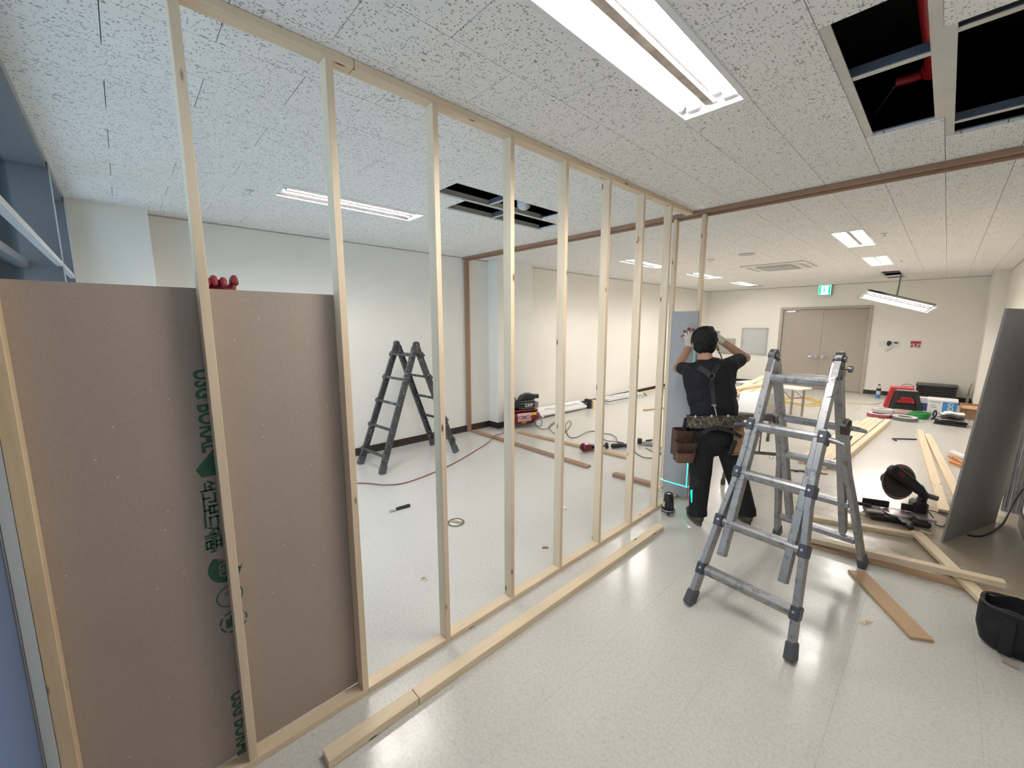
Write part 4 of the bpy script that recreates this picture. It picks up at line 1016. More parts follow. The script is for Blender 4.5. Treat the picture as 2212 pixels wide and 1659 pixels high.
# hoses
pts = [(-4.75, .75), (-4.45, 1.25), (-4.17, 1.69), (-3.93, 1.87), (-3.84, 2.10), (-3.94, 2.62), (-4.12, 3.1), (-4.38, 3.66), (-4.48, 3.86), (-4.54, 3.98), (-4.60, 4.12), (-4.72, 4.36)]
single('air_hose', MB().tube(spline([(x, y, .008 if not 3.8 < y < 4.0 else .036) for x, y in pts], 8), .006, 8), plain('red_hose', (.26, .06, .07), .5), (-4.2, 2.6, 0), 'thin red air hose curving across the floor past the dark ladder', 'hose', smooth=True)
gp = [(-4.46, 4.83), (-4.42, 4.82), (-4.34, 4.83), (-4.34, 4.96), (-4.46, 5.19), (-4.50, 5.42), (-4.56, 5.50), (-4.55, 5.33), (-4.4, 5.02), (-4.21, 4.84), (-4.09, 4.77), (-3.99, 4.76), (-3.99, 4.92), (-4.13, 5.21), (-4.28, 5.46), (-4.4, 5.55), (-4.30, 5.33), (-4.04, 5.02), (-3.79, 4.78), (-3.7, 4.77), (-3.69, 4.89), (-3.72, 5.12), (-3.74, 5.27), (-3.71, 5.31), (-3.6, 5.32), (-3.51, 5.31), (-3.42, 5.34), (-3.25, 5.22), (-3.15, 5.1), (-3.08, 5.04)]
single('air_hose', MB().tube(spline([(x, y, .008 + .012 * (i % 6 == 3)) for i, (x, y) in enumerate(gp)], 6), .006, 6), plain('olive_hose', (.12, .13, .085), .5), (-4.0, 5.0, 0), 'thin olive air hose looping from the compressor to the black driver', 'hose', smooth=True)
gp = [(-3.45, 5.16), (-3.41, 5.11), (-3.27, 5.0), (-3.13, 5.0), (-2.95, 5.04), (-2.79, 4.95), (-2.67, 4.79), (-2.53, 4.7), (-2.46, 4.71), (-2.4, 4.79), (-2.42, 4.96), (-2.47, 5.15), (-2.55, 5.3), (-2.52, 5.17), (-2.44, 5.02), (-2.30, 4.85), (-2.05, 4.4), (-1.74, 4.12)]
single('air_hose', MB().tube(spline([(x, y, .008 + .013 * (i in (3, 13))) for i, (x, y) in enumerate(gp)], 6), .006, 6), MATS['olive_hose'], (-2.6, 4.9, 0), 'thin olive air hose running under the last stud towards the worker', 'hose', smooth=True)

# compressor
cp = thing('air_compressor', (-4.72, 4.74, 0), 'red tank air compressor with black motor on wheels by the pilaster', 'compressor')
ca = Vector((.33, .944, 0)); cs = Vector((.944, -.33, 0)); cc0 = Vector((-4.73, 4.72, .165))
prof = [(.03, -.30), (.08, -.285), (.112, -.25), (.122, -.21), (.122, .21), (.112, .25), (.08, .285), (.03, .30)]
MB().lathe(prof, cc0, ca, 24).build('tank', REDM, cp, smooth=True)
MB().mm((-.10, -.26, -.012), (.10, .24, .012)).xform(Matrix.Translation(cc0 + Z * .125) @ frame(cs, ca).to_4x4()).build('deck', REDM, cp, bevel=.004)
MC = Matrix.Translation(cc0 + Z * .135) @ frame(cs, ca).to_4x4()
mo = MB().mm((-.085, -.10, 0), (.09, .19, .155)).xform(MC).build('motor', BLACKP, cp, bevel=.015)
MB().cyl(cc0 + Z * .21 - ca * .10, cc0 + Z * .21 - ca * .20, .075, .065, 20).build('fan_cowl', BLACKP, cp, smooth=True)
MB().prism([(-.11, .0), (-.06, .07), (.04, .105), (.12, .10), (.17, .085), (.18, .04), (.17, 0)], MC @ Vector((.075, .03, .16)), ca, Z, -cs * .14).build('cylinder_head', BLACKP, cp, bevel=.012)
MB().cyl(MC @ Vector((.03, .16, .215)), MC @ Vector((.03, .27, .205)), .036, .038, 16).build('air_filter', BLACKP, cp, smooth=True)
MB().prism([(0, 0), (.09, -.01), (.10, .09), (.02, .11)], MC @ Vector((.07, .175, .02)), ca, Z, -cs * .1).build('filter_bag', plain('grey_mesh', (.28, .25, .24), .7), cp, bevel=.015)
MB().mm((.0905, -.06, .03), (.0925, .18, .032)).mm((.0905, -.08, .105), (.0925, .19, .108)).xform(MC).build('trim_lines', PAPER, mo)
textmesh('2.5HP', .062, MC @ Vector((.0925, .0, .055)), ca, Z, .0004, 'printed_rating', PAPER, mo, bold=.0015, sx=.95)
fd = cs
def on_tank(u, z): return cc0 + ca * u + fd * math.sqrt(max(.1235 ** 2 - z * z, 0)) + Z * z
lb = MB(); n = 6
def tank_label(u0, u1, z0, z1, off, nm, mat, par):
    vs = []; fs = []
    for i in range(n + 1):
        z = z0 + (z1 - z0) * i / n; d = (fd * math.sqrt(max(.1235 ** 2 - z * z, 0)) + Z * z).normalized() * off
        vs += [on_tank(u0, z) + d, on_tank(u1, z) + d, on_tank(u1, z) - d * .9, on_tank(u0, z) - d * .9]
    for i in range(n):
        a = 4 * i; fs += [(a + q, a + (q + 1) % 4, a + 4 + (q + 1) % 4, a + 4 + q) for q in range(4)]
    fs += [(3, 2, 1, 0), (4 * n, 4 * n + 1, 4 * n + 2, 4 * n + 3)]
    return MB().add(vs, fs).build(nm, mat, par)
PINKL = plain('label_pink', (.62, .42, .44), .5); 
lb = tank_label(-.14, .10, -.045, .085, .0012, 'tank_label', PINKL, cp)
tank_label(.10, .20, .045, .085, .0014, 'warning_label', plain('label_yellow', (.62, .45, .04), .5), cp)
tank_label(-.06, .02, -.085, -.055, .0014, 'warning_label', MATS['label_yellow'], cp)
for s in (-1, 1):
    MB().tube(ringpts(on_tank(-.02 + s * .055, .02) + fd * .003, .05, .03, 18, ca, Z), .004, 5, True).build('printed_scroll', REDM, lb)
textmesh('RGC', .055, on_tank(-.075, .0) + fd * .0035, ca, Z, .0004, 'printed_letters', REDM, lb, sx=.9)
for s in (-1, 1):
    w = cc0 + ca * .23 + fd * (s * .13); w.z = .072
    wh = MB().lathe([(.020, -.018), (.070, -.016), (.072, 0), (.070, .016), (.020, .018)], w, fd, 24).build('wheel', plain('wheel_rubber', (.22, .22, .22), .6), cp, smooth=True)
    MB().lathe([(.052, -.02), (.056, 0), (.052, .0205), (.018, .0225), (.016, .026)], w, fd, 20).build('wheel_hub', WHITEP, wh, smooth=True)
    MB().bar(cc0 - ca * .21 + fd * s * .08 - Z * .08, cc0 - ca * .22 + fd * s * .09 - Z * .163, .03, .012, ca).build('foot', BLACKP, cp)
MB().cyl(cc0 + ca * .23 - fd * .14 - Z * .093, cc0 + ca * .23 + fd * .14 - Z * .093, .010).build('axle', STEELD, cp)
MB().tube(spline([cc0 + ca * .29 + fd * .06 + Z * .02, cc0 + ca * .33 + fd * .09 - Z * .005, cc0 + ca * .31 + fd * .13 - Z * .02], 5), .022, 10).build('drain_pipe', ALU, cp, smooth=True)
MB().cyl(cc0 - ca * .17 + Z * .14 + fd * .03, cc0 - ca * .17 + Z * .30 + fd * .03, .012).ell(cc0 - ca * .17 + Z * .33 + fd * .03, (.026, .026, .03)).build('pressure_switch', BLACKP, cp, smooth=True)
MB().tube(spline([cc0 - ca * .30 + fd * .08 + Z * .05, cc0 - ca * .33 + fd * .08 + Z * .16, cc0 - ca * .25 + fd * .09 + Z * .17, cc0 - ca * .20 + fd * .12 + Z * .05], 6), .006, 6).build('push_handle', ALU, cp, smooth=True)

# nailers and driver on the floor
k = thing('nail_gun', (-3.12, 4.44, 0), 'red coil nail gun lying on the pale fibreboard strip', 'nail gun')
MB().lathe([(.02, -.06), (.055, -.055), (.062, -.03), (.062, .03), (.05, .06), (.03, .075)], (-3.17, 4.36, .066), (.35, .94, .0), 8).build('head', REDM, k, bevel=.004)
MB().lathe([(.036, -.012), (.036, 0)], (-3.19, 4.305, .066), (.35, .94, 0), 16).build('end_cap', BLACKP, k)
MB().cap((-3.14, 4.43, .062), (-3.07, 4.62, .05), .030, .024).build('grip', BLACKP, k, smooth=True)
MB().lathe([(.030, -.02), (.042, -.016), (.042, .016), (.03, .02)], (-3.05, 4.68, .046), (.8, .3, .2), 14).build('coil_magazine', BLACKP, k, smooth=True)
MB().bar((-3.12, 4.42, .098), (-3.06, 4.53, .085), .04, .022).build('guard', plain('silver_cast', (.5, .48, .47), .4, .7), k, bevel=.006)
k = thing('impact_driver', (-2.95, 4.85, 0), 'black pneumatic driver on the floor at the end of the olive hose', 'driver')
MB().cap((-3.00, 4.76, .036), (-2.93, 4.86, .038), .034, .032).build('barrel', BLACKP, k, smooth=True)
MB().cap((-2.95, 4.85, .045), (-2.86, 4.93, .030), .030, .026).cap((-2.985, 4.87, .065), (-2.93, 4.90, .06), .014, .014).build('grip', plain('charcoal_plastic', (.05, .05, .05), .45), k, smooth=True)
MB().lathe([(.026, -.01), (.030, 0), (.026, .01)], (-2.875, 4.97, .034), (.7, .7, 0), 14).build('chuck', plain('brass_dark', (.16, .14, .10), .4, .7), k, smooth=True)
k = thing('nail_gun', (-2.77, 5.22, 0), 'small silver and red strip nailer on the floor near the last studs', 'nail gun')
MB().mm((-.085, -.03, 0), (.085, .03, .055)).xform(Matrix.Translation((-2.73, 5.235, .002)) @ Matrix.Rotation(.45, 4, 'Z')).build('housing', plain('silver_plastic', (.42, .38, .37), .4, .3), k, bevel=.012)
MB().mm((-.03, -.035, 0), (.03, .035, .075)).xform(Matrix.Translation((-2.845, 5.20, .012)) @ Matrix.Rotation(.45, 4, 'Z')).build('head', BLACKP, k, bevel=.008)
MB().mm((-.012, -.032, 0), (.014, .032, .058)).xform(Matrix.Translation((-2.645, 5.278, .002)) @ Matrix.Rotation(.45, 4, 'Z')).build('rear_cap', REDM, k, bevel=.006)
MB().cap((-2.76, 5.24, .06), (-2.72, 5.30, .07), .018, .014).build('trigger_grip', BLACKP, k, smooth=True)
tag(lumber('wood_sliver', (-2.69, 5.09, .006), (-2.50, 4.98, .006), .018, .010, Z, MDF), 'thin brown wood sliver on the floor before the small nailer', 'sliver')
# lamp housings lying along the wall
def trough(c, d, L, W, tilt, label, stack=1):
    c, d = Vector(c), Vector(d).normalized(); s = Vector((d.y, -d.x, 0)); s2 = (s * math.cos(tilt) + Z * math.sin(tilt)); n2 = d.cross(s2) * -1
    if n2.z < 0: n2 = -n2
    t = thing('lamp_housing', (c.x, c.y, 0), label, 'lamp housing')
    pr_ = [(-W / 2, .0), (-W / 2, .03), (-W / 2 - .012, .042), (-W / 2 + .01, .046), (-.05, .018), (0, .026), (.05, .018), (W / 2 - .01, .046), (W / 2 + .012, .042), (W / 2, .03), (W / 2, 0)]
    MB().prism(pr_, c - d * L / 2, s2, n2, d * L).build('tray', WHITE, t)
    for q in (-1, 1): MB().prism([(-W / 2, .004), (W / 2, .004), (W / 2 - .02, .05), (-W / 2 + .02, .05)], c + d * q * (L / 2 - .01), s2, n2, d * .008).build('end_plate', WHITE, t)
    m = MB().tube([c + d * x + s2 * y + n2 * .05 for x, y in ((-.45, -.02), (-.35, -.035), (-.2, -.01), (-.12, .0))], .004, 6).tube([c + d * x + s2 * y + n2 * .05 for x, y in ((.1, -.03), (.3, -.01), (.42, -.03), (.5, .01))], .005, 6)
    m.build('wiring', STEELD, t, smooth=True); return t
trough((-4.985, 6.02, .072), (.05, 1, 0), 1.30, .22, -.42, 'removed white lamp housing tipped against the wall beside the compressor')
trough((-4.90, 8.05, .004), (.06, 1, 0), 1.30, .26, 0, 'removed white lamp housing flat on the floor, lower one of the stack along the wall')
trough((-4.92, 8.10, .064), (.06, 1, 0), 1.30, .26, 0, 'removed white lamp housing lying on top of another one along the wall')
single('fluorescent_tube', MB().cyl((-4.89, 7.55, .124), (-4.85, 8.65, .124), .012).cyl((-4.90, 7.50, .124), (-4.89, 7.55, .124), .013), WHITEP, (-4.87, 8.1, .1), 'spare fluorescent tube resting on the stacked lamp housings', 'tube', smooth=True)
k = thing('junction_block', (-4.86, 6.80, 0), 'black steel bracket screwed to a pine block beside the tipped lamp housing', 'bracket')
MB().mm((-4.955, 6.73, 0), (-4.82, 6.80, .19)).build('bracket_plate', BLACKP, k, bevel=.003)
MB().mm((-4.845, 6.802, .0), (-4.775, 6.90, .17)).build('pine_block', PINE2, k, bevel=.002)
for z in (.06, .11): MB().ell((-4.90, 6.715, z), (.024, .012, .010)).build('terminal_screw', ALU, k, smooth=True)
tag(lumber('pale_batten', (-5.06, 9.2, .02), (-5.06, 11.4, .02), .05, .035, Z, PINE2), 'pale batten lying against the dark baseboard of the long wall', 'batten')
single('lamp_socket', MB().bar((-4.83, 8.95, .05), (-4.78, 8.97, .01), .03, .02).bar((-4.95, 9.05, .055), (-4.82, 8.95, .055), .03, .015), GREENP, (-4.83, 8.97, 0), 'small green plastic bracket on the floor past the lamp housings', 'bracket')
tag(lumber('wood_stick', (-3.97, 7.36, .012), (-3.70, 8.2, .012), .05, .022, Z, MDF2), 'pale wood stick on the floor far behind the last studs', 'stick')
k = thing('red_reel', (-4.82, 10.35, 0), 'small red cable reel on the floor glimpsed between last stud and grey board', 'reel')
MB().mm((-4.93, 10.27, 0), (-4.70, 10.45, .16)).build('case', REDM, k, bevel=.02)
MB().tube(ringpts((-4.82, 10.36, .17), .09, .17, 16, (1, 0, 0), Z, 0, math.pi * 1.06), .012, 6).build('handle', REDM, k, smooth=True)

# ------------------------------------------------------------------ aisle floor: lumber around the saw
tag(lumber('pine_batten', (-.78, 4.17, .018), (-.02, 4.44, .018), .060, .034, Z, PINE2), 'pine batten on the floor in front of the mitre saw', 'batten')
tag(lumber('pine_batten', (.0, 4.46, .037), (.345, 3.58, .037), .068, .030, Z, PINE2), 'pine batten lying crosswise under a longer one beside the black bag', 'batten')
tag(lumber('pine_batten', (-.70, 3.70, .039), (.415, 3.85, .084), .062, .036, Vector((0, 0, 1)), PINE2), 'long pine batten resting on top of the crosswise batten', 'batten')
tag(lumber('fibreboard_strip', (-.62, 3.70, .0095), (.575, 3.845, .0095), .085, .018, Z, MDF2), 'long brown fibreboard strip lying flat beneath the pine battens', 'strip')
tag(lumber('fibreboard_strip', (-.252, 3.497, .0095), (.082, 2.962, .0095), .105, .018, Z, MDF2), 'short tan fibreboard offcut on the floor at the ladder foot', 'offcut')
single('wood_shaving', MB().add([(-.175, 2.90, .001), (-.15, 2.915, .018), (-.115, 2.955, .004), (-.14, 2.90, .002), (-.175, 2.90, .003), (-.15, 2.915, .020), (-.115, 2.955, .006), (-.14, 2.90, .004)], [(0, 1, 2, 3), (7, 6, 5, 4), (0, 4, 5, 1), (1, 5, 6, 2), (2, 6, 7, 3), (3, 7, 4, 0)]), PINE, (-.15, 2.92, 0), 'curled wood shaving alone on the floor near the tan offcut', 'shaving')
single('board_chip', MB().prism([(0, 0), (.05, -.02), (.045, .025), (.01, .04)], (.365, 3.06, .004), (1, 0, .08), (0, 1, .1), Z * .008), GYPBACK, (.38, 3.06, 0), 'broken brown board chip on the floor under the black bag', 'chip')
# black tool bag
bg = thing('tool_bag', (.45, 3.24, 0), 'black open-topped fabric tool bag on the floor by the side wall', 'bag')
bdir = Vector((.92, -.10, 0)).normalized(); bsd = Vector((.10, .92, 0)).normalized(); bcen = Vector((.455, 3.215, 0))
def superring(c, a, b, e, n=36): return [Vector(c) + bdir * a * math.copysign(abs(math.cos(t)) ** e, math.cos(t)) + bsd * b * math.copysign(abs(math.sin(t)) ** e, math.sin(t)) for t in [2 * math.pi * i / n for i in range(n)]]
rings = [superring(bcen + Z * .004, .135, .075, .6), superring(bcen + Z * .03, .165, .10, .6), superring(bcen + Z * .11, .185, .115, .6), superring(bcen + Z * .19, .185, .110, .6), superring(bcen + Z * .235, .180, .105, .6), superring(bcen + Z * .238, .165, .090, .6), superring(bcen + Z * .12, .165, .095, .6), superring(bcen + Z * .035, .150, .085, .6)]
for i, v in enumerate(rings[3]): rings[3][i] = v + Z * (.010 * math.sin(i * .8)); rings[4][i] += Z * (.014 * math.sin(i * .8)); rings[5][i] += Z * (.014 * math.sin(i * .8))
vs = [v for r in rings for v in r]; n = 36
BAGM = plain('bag_fabric', (.012, .012, .014), .75, var=.3, scale=14, bmp=.3)
MB().add(vs, [(k * n + i, k * n + (i + 1) % n, (k + 1) * n + (i + 1) % n, (k + 1) * n + i) for k in range(len(rings) - 1) for i in range(n)] + [tuple(range(n - 1, -1, -1)), tuple(range((len(rings) - 1) * n, len(rings) * n))]).build('bag_body', BAGM, bg, smooth=True)
MB().tube(superring(bcen + Z * .237, .175, .100, .6), .008, 8, True).build('rim_piping', plain('bag_piping', (.035, .035, .04), .7), bg, smooth=True)
dv = [bcen + bdir * .035 + bsd * (.095 * math.cos(t)) + Z * (.225 + .055 * math.sin(t)) for t in [math.pi * k / 12 for k in range(13)]]
q = MB()
for a, b in zip(dv, dv[1:]): q.bar(a, b, .07, .016, bdir)
q.build('carry_handle', BAGM, bg, smooth=True)
MB().prism([(-.085, .03), (.085, .03), (.085, .20), (-.085, .20)], bcen + bdir * .03, bsd, Z, bdir * .012).build('divider', BAGM, bg)
for s in (-.07, .10): MB().bar(bcen + bdir * s - bsd * .121 + Z * .02, bcen + bdir * s - bsd * .119 + Z * .215, .045, .008, -bsd).build('side_strap', BAGM, bg, bevel=.003)

# mitre saw
ms = thing('mitre_saw', (-.14, 4.76, 0), 'black mitre saw with raised blade head standing on the floor among battens', 'mitre saw')
SAWB = plain('saw_cast', (.035, .032, .034), .4, .5, var=.3, scale=16); SAWT = plain('saw_table', (.36, .31, .315), .32, .7, var=.2)
sd_ = Vector((.93, .36, 0)).normalized(); sf = Vector((-.36, .93, 0)).normalized()   # width / away axis
Ms = Matrix.Translation((-.11, 4.775, 0)) @ frame(sd_, sf).to_4x4() @ Matrix.Scale(1.04, 4)
def sb(nm, a, b, mat, par=ms, bev=.004): return MB().mm(a, b).xform(Ms).build(nm, mat, par, bevel=bev)
sb('base', (-.22, -.11, .0), (.16, .12, .045), SAWB, bev=.012)
MB().lathe([(.095, .045), (.10, .05), (.10, .062), (.09, .066)], Ms @ Vector((-.02, 0, 0)), Z, 28).build('turntable', SAWT, ms, smooth=True)
sb('table_wing', (-.24, -.075, .046), (-.125, .075, .066), SAWT); sb('table_wing', (.085, -.075, .046), (.20, .075, .066), SAWT)
sb('kerf_arm', (-.055, -.20, .040), (.015, -.09, .058), SAWB)
MB().cap(Ms @ Vector((-.02, -.20, .045)), Ms @ Vector((-.02, -.25, .045)), .018, .022).build('mitre_knob', BLACKP, ms, smooth=True)
fn = sb('fence', (-.24, .055, .066), (-.06, .075, .125), SAWB); sb('fence', (.02, .055, .066), (.19, .075, .125), SAWB)
MB().cap(Ms @ Vector((-.30, .02, .085)), Ms @ Vector((-.20, .02, .078)), .016, .016).build('clamp_handle', BLACKP, ms, smooth=True)
MB().bar(Ms @ Vector((-.21, .02, .075)), Ms @ Vector((-.13, .02, .072)), .022, .014).build('clamp_bar', ALU, ms)
sb('rear_column', (.09, .04, .04), (.19, .16, .16), SAWB, bev=.02)
arm = [Ms @ Vector(p) for p in ((.15, .10, .13), (.16, .09, .21), (.11, .05, .28), (.03, .0, .32))]
q = MB()
for a, b in zip(arm, arm[1:]): q.cap(a, b, .036, .032)
q.build('swing_arm', SAWB, ms, smooth=True)
bc_ = Ms @ Vector((-.035, .0, .325)); baxis = (Ms.to_3x3() @ Vector((.45, -.85, .10))).normalized()
MB().lathe([(.004, -.001), (.153, -.001), (.156, 0), (.153, .001), (.004, .001)], bc_ - baxis * .004, baxis, 40).build('saw_blade', plain('blade_copper', (.34, .24, .20), .35, .9), ms)
ga = (Z - baxis * Z.dot(baxis)).normalized(); gb_ = baxis.cross(ga)
gd = [bc_ + (ga * math.sin(t) + gb_ * math.cos(t)) * .118 for t in [math.pi * (-.15 + 1.25 * k / 20) for k in range(21)]]
MB().prism([(0, 0)] + [(.145 * math.cos(t), .145 * math.sin(t)) for t in [math.pi * (-.20 + 1.25 * k / 20) for k in range(21)]], bc_ - baxis * .022, gb_, ga, baxis * .014).build('blade_guard', plain('guard_dark', (.05, .045, .045), .35, .3, var=.3), ms, bevel=.003)
MB().prism([(.132 * math.cos(t), .132 * math.sin(t)) for t in [2 * math.pi * k / 20 for k in range(20)]], bc_ + baxis * .003, gb_, ga, baxis * .010).build('arbor_plate', plain('guard_dark2', (.03, .028, .028), .4), ms)
MB().cyl(bc_ - baxis * .03, bc_ - baxis * .13, .055, .048, 18).build('motor', SAWB, ms, smooth=True)
hq = [bc_ + gb_ * x + ga * y + baxis * .012 for x, y in ((.06, -.02), (.0, .09), (-.06, .16), (-.115, .17))]
hq0 = Ms @ Vector((.07, -.02, .285)); hq1 = Ms @ Vector((-.135, -.08, .455))
MB().prism([(-.02, -.034), (.28, -.042), (.31, -.025), (.31, .025), (.28, .044), (.10, .046), (-.02, .034)], hq0 + baxis * .0, (hq1 - hq0).normalized(), (Z - (hq1 - hq0).normalized() * Z.dot((hq1 - hq0).normalized())).normalized(), baxis * .045).build('handle', BLACKP, ms, bevel=.010)
hd_ = (hq1 - hq0).normalized(); hu = (Z - hd_ * Z.dot(hd_)).normalized()
MB().bar(hq0 + hd_ * .19 + baxis * .047, hq0 + hd_ * .25 + baxis * .047, .030, .004, baxis).build('trigger', plain('trigger_red', (.14, .01, .012), .4), ms, bevel=.001)
MB().cyl(Ms @ Vector((.15, .09, .22)), Ms @ Vector((.245, .08, .20)), .022, n=14).build('dust_port', plain('dust_grey', (.14, .13, .12), .5), ms, smooth=True)
MB().tube(spline([Ms @ Vector((.17, .12, .12)), (.09, 4.98, .02), (.11, 4.86, .008), (.155, 4.87, .008), (.17, 5.12, .008), (.10, 5.19, .010), (.03, 5.14, .02), Ms @ Vector((.17, .14, .05))], 8), .0045, 6).build('power_cord', BLACKP, ms, smooth=True)
# offcuts
for p0, p1, w, t, lab in (((-.345, 4.985, .02), (-.275, 5.02, .02), .045, .038, 'small pine block offcut behind the saw'), ((-.56, 4.80, .012), (-.45, 4.84, .012), .05, .022, 'small dark offcut between ladder foot and saw'), ((-.46, 4.66, .01), (-.33, 4.66, .01), .03, .018, 'thin pine offcut tucked under the saw arm'), ((.12, 5.22, .014), (.22, 5.21, .014), .05, .026, 'brown offcut at the end of the long plank'), ((.02, 4.62, .006), (.09, 4.60, .006), .02, .01, 'sliver offcut at the saw base'), ((-.12, 4.49, .006), (-.02, 4.52, .006), .03, .01, 'flat dark offcut at the front of the saw base'), ((-1.06, 5.98, .008), (-1.0, 5.96, .008), .03, .012, 'short brown offcut beside the plank stack end')):
    tag(lumber('wood_offcut', p0, p1, w, t, Z, MDF if 'dark' in lab or 'brown' in lab else PINE2), lab, 'offcut')
rng = random.Random(3); q = MB()
for i in range(900):
    x = .1 + rng.gauss(.22, .16); y = 4.7 + rng.gauss(0, .45)
    if i > 600: x = rng.uniform(-.5, .55); y = rng.uniform(3.9, 5.6)
    if not (-.5 < x < .57 and 3.9 < y < 5.9) or (x > .24 and 4.7 < y < 5.5) or (-.45 < x < .2 and 4.48 < y < 5.1) or abs(x - (.14 + (y - 4.508) * .377)) < .045 or abs(y - (4.17 + (x + .78) * .355)) < .06 or abs(x - (.392 * (4.46 - y))) < .07 or (y > 5.1 and x < .33) or abs(y - (3.70 + (x + .7) * .13)) < .07: continue
    a = rng.uniform(0, 6.28); l = rng.uniform(.002, .008); w = rng.uniform(.0015, .003)
    q.bar((x, y, .0008), (x + l * math.cos(a), y + l * math.sin(a), .001), w, .0008)
o = q.build('sawdust', plain('sawdust_tan', (.46, .36, .24), .9, var=.3), None, (.2, 4.7, 0)); tag(o, 'sawdust and shavings scattered on the floor around the mitre saw', 'sawdust'); o['kind'] = 'stuff'

# leaning grey board and metal studs by the side wall
lbp = thing('grey_board', (.30, 4.92, 0), 'large grey plasterboard leaning against the side wall pilaster', 'board')
b0, b1 = Vector((.140, 4.508, .001)), Vector((.452, 5.335, .001)); ln = Vector((.94, -.355, 0)); tp = ln * .13 + Z * 1.80
nn = (b1 - b0).cross(tp).normalized() * .0125
MB().add([b0, b1, b1 + tp, b0 + tp, b0 + nn, b1 + nn, b1 + tp + nn, b0 + tp + nn], [(0, 1, 2, 3), (7, 6, 5, 4), (0, 4, 5, 1), (1, 5, 6, 2), (2, 6, 7, 3), (3, 7, 4, 0)]).build('board_sheet', plain('board_back_grey', (.36, .345, .335), .8, var=.05, scale=30), lbp)
q = b0 + tp * .975; MB().bar(q + (b1 - b0).normalized() * .012 - nn * .02, q + (b1 - b0).normalized() * .012 - tp * .03 - nn * .02, .022, .001, nn).build('edge_tape', plain('tape_blue', (.06, .08, .14), .6), lbp)
GALV = plain('galvanised', (.36, .34, .36), .42, .7, var=.2, scale=8)
for i in range(6):
    x = .515 + .023 * i; y = 5.72 + .012 * (i % 2)
    a = Vector((x, y, .002)); b = Vector((x + .055, y - .05, 2.05)); m = MB().bar(a, b, .046, .0015, Vector((-1, .1, 0)))
    for s in (-1, 1): m.bar(a + Vector((.009, s * .0225, 0)), b + Vector((.009, s * .0225, 0)), .0015, .018, Vector((-1, .1, 0)))
    tag(m.build('metal_stud', GALV, None, (x, y, 0)), 'galvanised metal stud leaning upright in a bundle behind the grey board', 'metal stud', 'metal studs leaning behind the grey board')
single('power_cable', MB().tube(spline([(.285, 4.795, .009), (.33, 4.81, .008), (.39, 4.91, .008), (.49, 5.20, .03), (.545, 5.40, .16), (.59, 5.45, .30)], 8), .007, 8), BLACKP, (.35, 4.9, 0), 'black power cable sweeping from under the leaning grey board to the wall', 'cable', smooth=True)

# long planks on the floor past the saw
tag(lumber('pine_plank', (-.13, 9.05, .019), (.155, 5.22, .019), .075, .035, Z, PINE2), 'long pine plank on the floor ending near the saw cord', 'plank')
tag(lumber('pine_plank', (-.035, 8.80, .019), (.262, 5.62, .019), .075, .035, Z, PINE2), 'long pine plank angled over another one towards the leaning board', 'plank')
k = thing('paint_roller', (.28, 7.25, 0), 'orange-handled bundle of rollers with a white tube beside the long planks', 'roller')
for a, b, r, mt in (((.19, 7.5, .03), (.36, 7.1, .03), .016, ORANGEP), ((.20, 7.18, .03), (.36, 7.05, .025), .018, ORANGEP), ((.22, 7.35, .065), (.34, 7.02, .05), .012, ORANGEP)):
    MB().cap(a, b, r, r * .8).build('handle', mt, k, smooth=True)
MB().cyl((.21, 7.62, .05), (.42, 7.28, .05), .035, n=14).build('white_tube', PAPER, k, smooth=True)
single('marking_rod', MB().tube([(-.34, 8.06, .008), (-.385, 8.16, .008), (-.26, 8.27, .01), (-.14, 8.37, .008)], .012, 6), plain('navy_plastic', (.02, .03, .07), .5), (-.26, 8.2, 0), 'thin dark blue bent rod on the floor beside the plank stack', 'rod')

# plank stack
d = Vector((.06, 1, 0)).normalized(); s = Vector((d.y, -d.x, 0)); rng = random.Random(5)
names = ['leftmost', 'second', 'third', 'fourth', 'outermost']
for layer in range(2):
    for i in range(5):
        base = Vector((-1.055, 5.86, 0)) + s * (.0735 * i + (.012 if i == 4 else 0)); y0_ = rng.uniform(-.03, .06) + (.0 if layer == 0 else .05); L = 3.55 + rng.uniform(-.06, .03) - (0.5 if i == 0 else 0)
        zc = .018 + layer * .037
        where = {0: 'on the edge towards the work bench', 1: 'next to the bench-side edge', 2: 'in the middle', 3: 'next to the outer edge', 4: 'on the outer edge towards the mitre saw'}[i]
        tag(lumber('pine_plank', base + d * y0_ + Z * zc, base + d * (y0_ + L) + Z * zc, .072, .035, Z, PINE2), 'pine plank %s of the floor stack, %s layer' % (where, 'upper' if layer else 'lower'), 'plank', 'planks stacked on the floor')
for i, (x, y) in enumerate(((-.83, 7.10), (-.78, 7.30))):
    single('dowel_peg', MB().cyl((x, y, .075), (x + .015, y + .03, .135), .012, n=10), plain('navy_plastic', (.02, .03, .07), .5), (x, y, .073), 'small dark peg standing on the plank stack', 'peg', 'pegs on the plank stack', smooth=True)
# screws and strips dumped beside the stack
for i in range(7):
    a = Vector((-1.16 + .05 * i, 5.50 + .035 * i * (1 if i % 2 else .6), .006)); b = a + Vector((.10, .03 * (-1) ** i, .006))
    tag(lumber('nail_strip', a, b, .022, .010, Z, plain('nail_strip_blue', (.05, .055, .10), .45, .5) if i % 3 else MDF), 'nail strip dropped on the floor at the end of the plank stack', 'nail strip', 'nail strips on the floor')

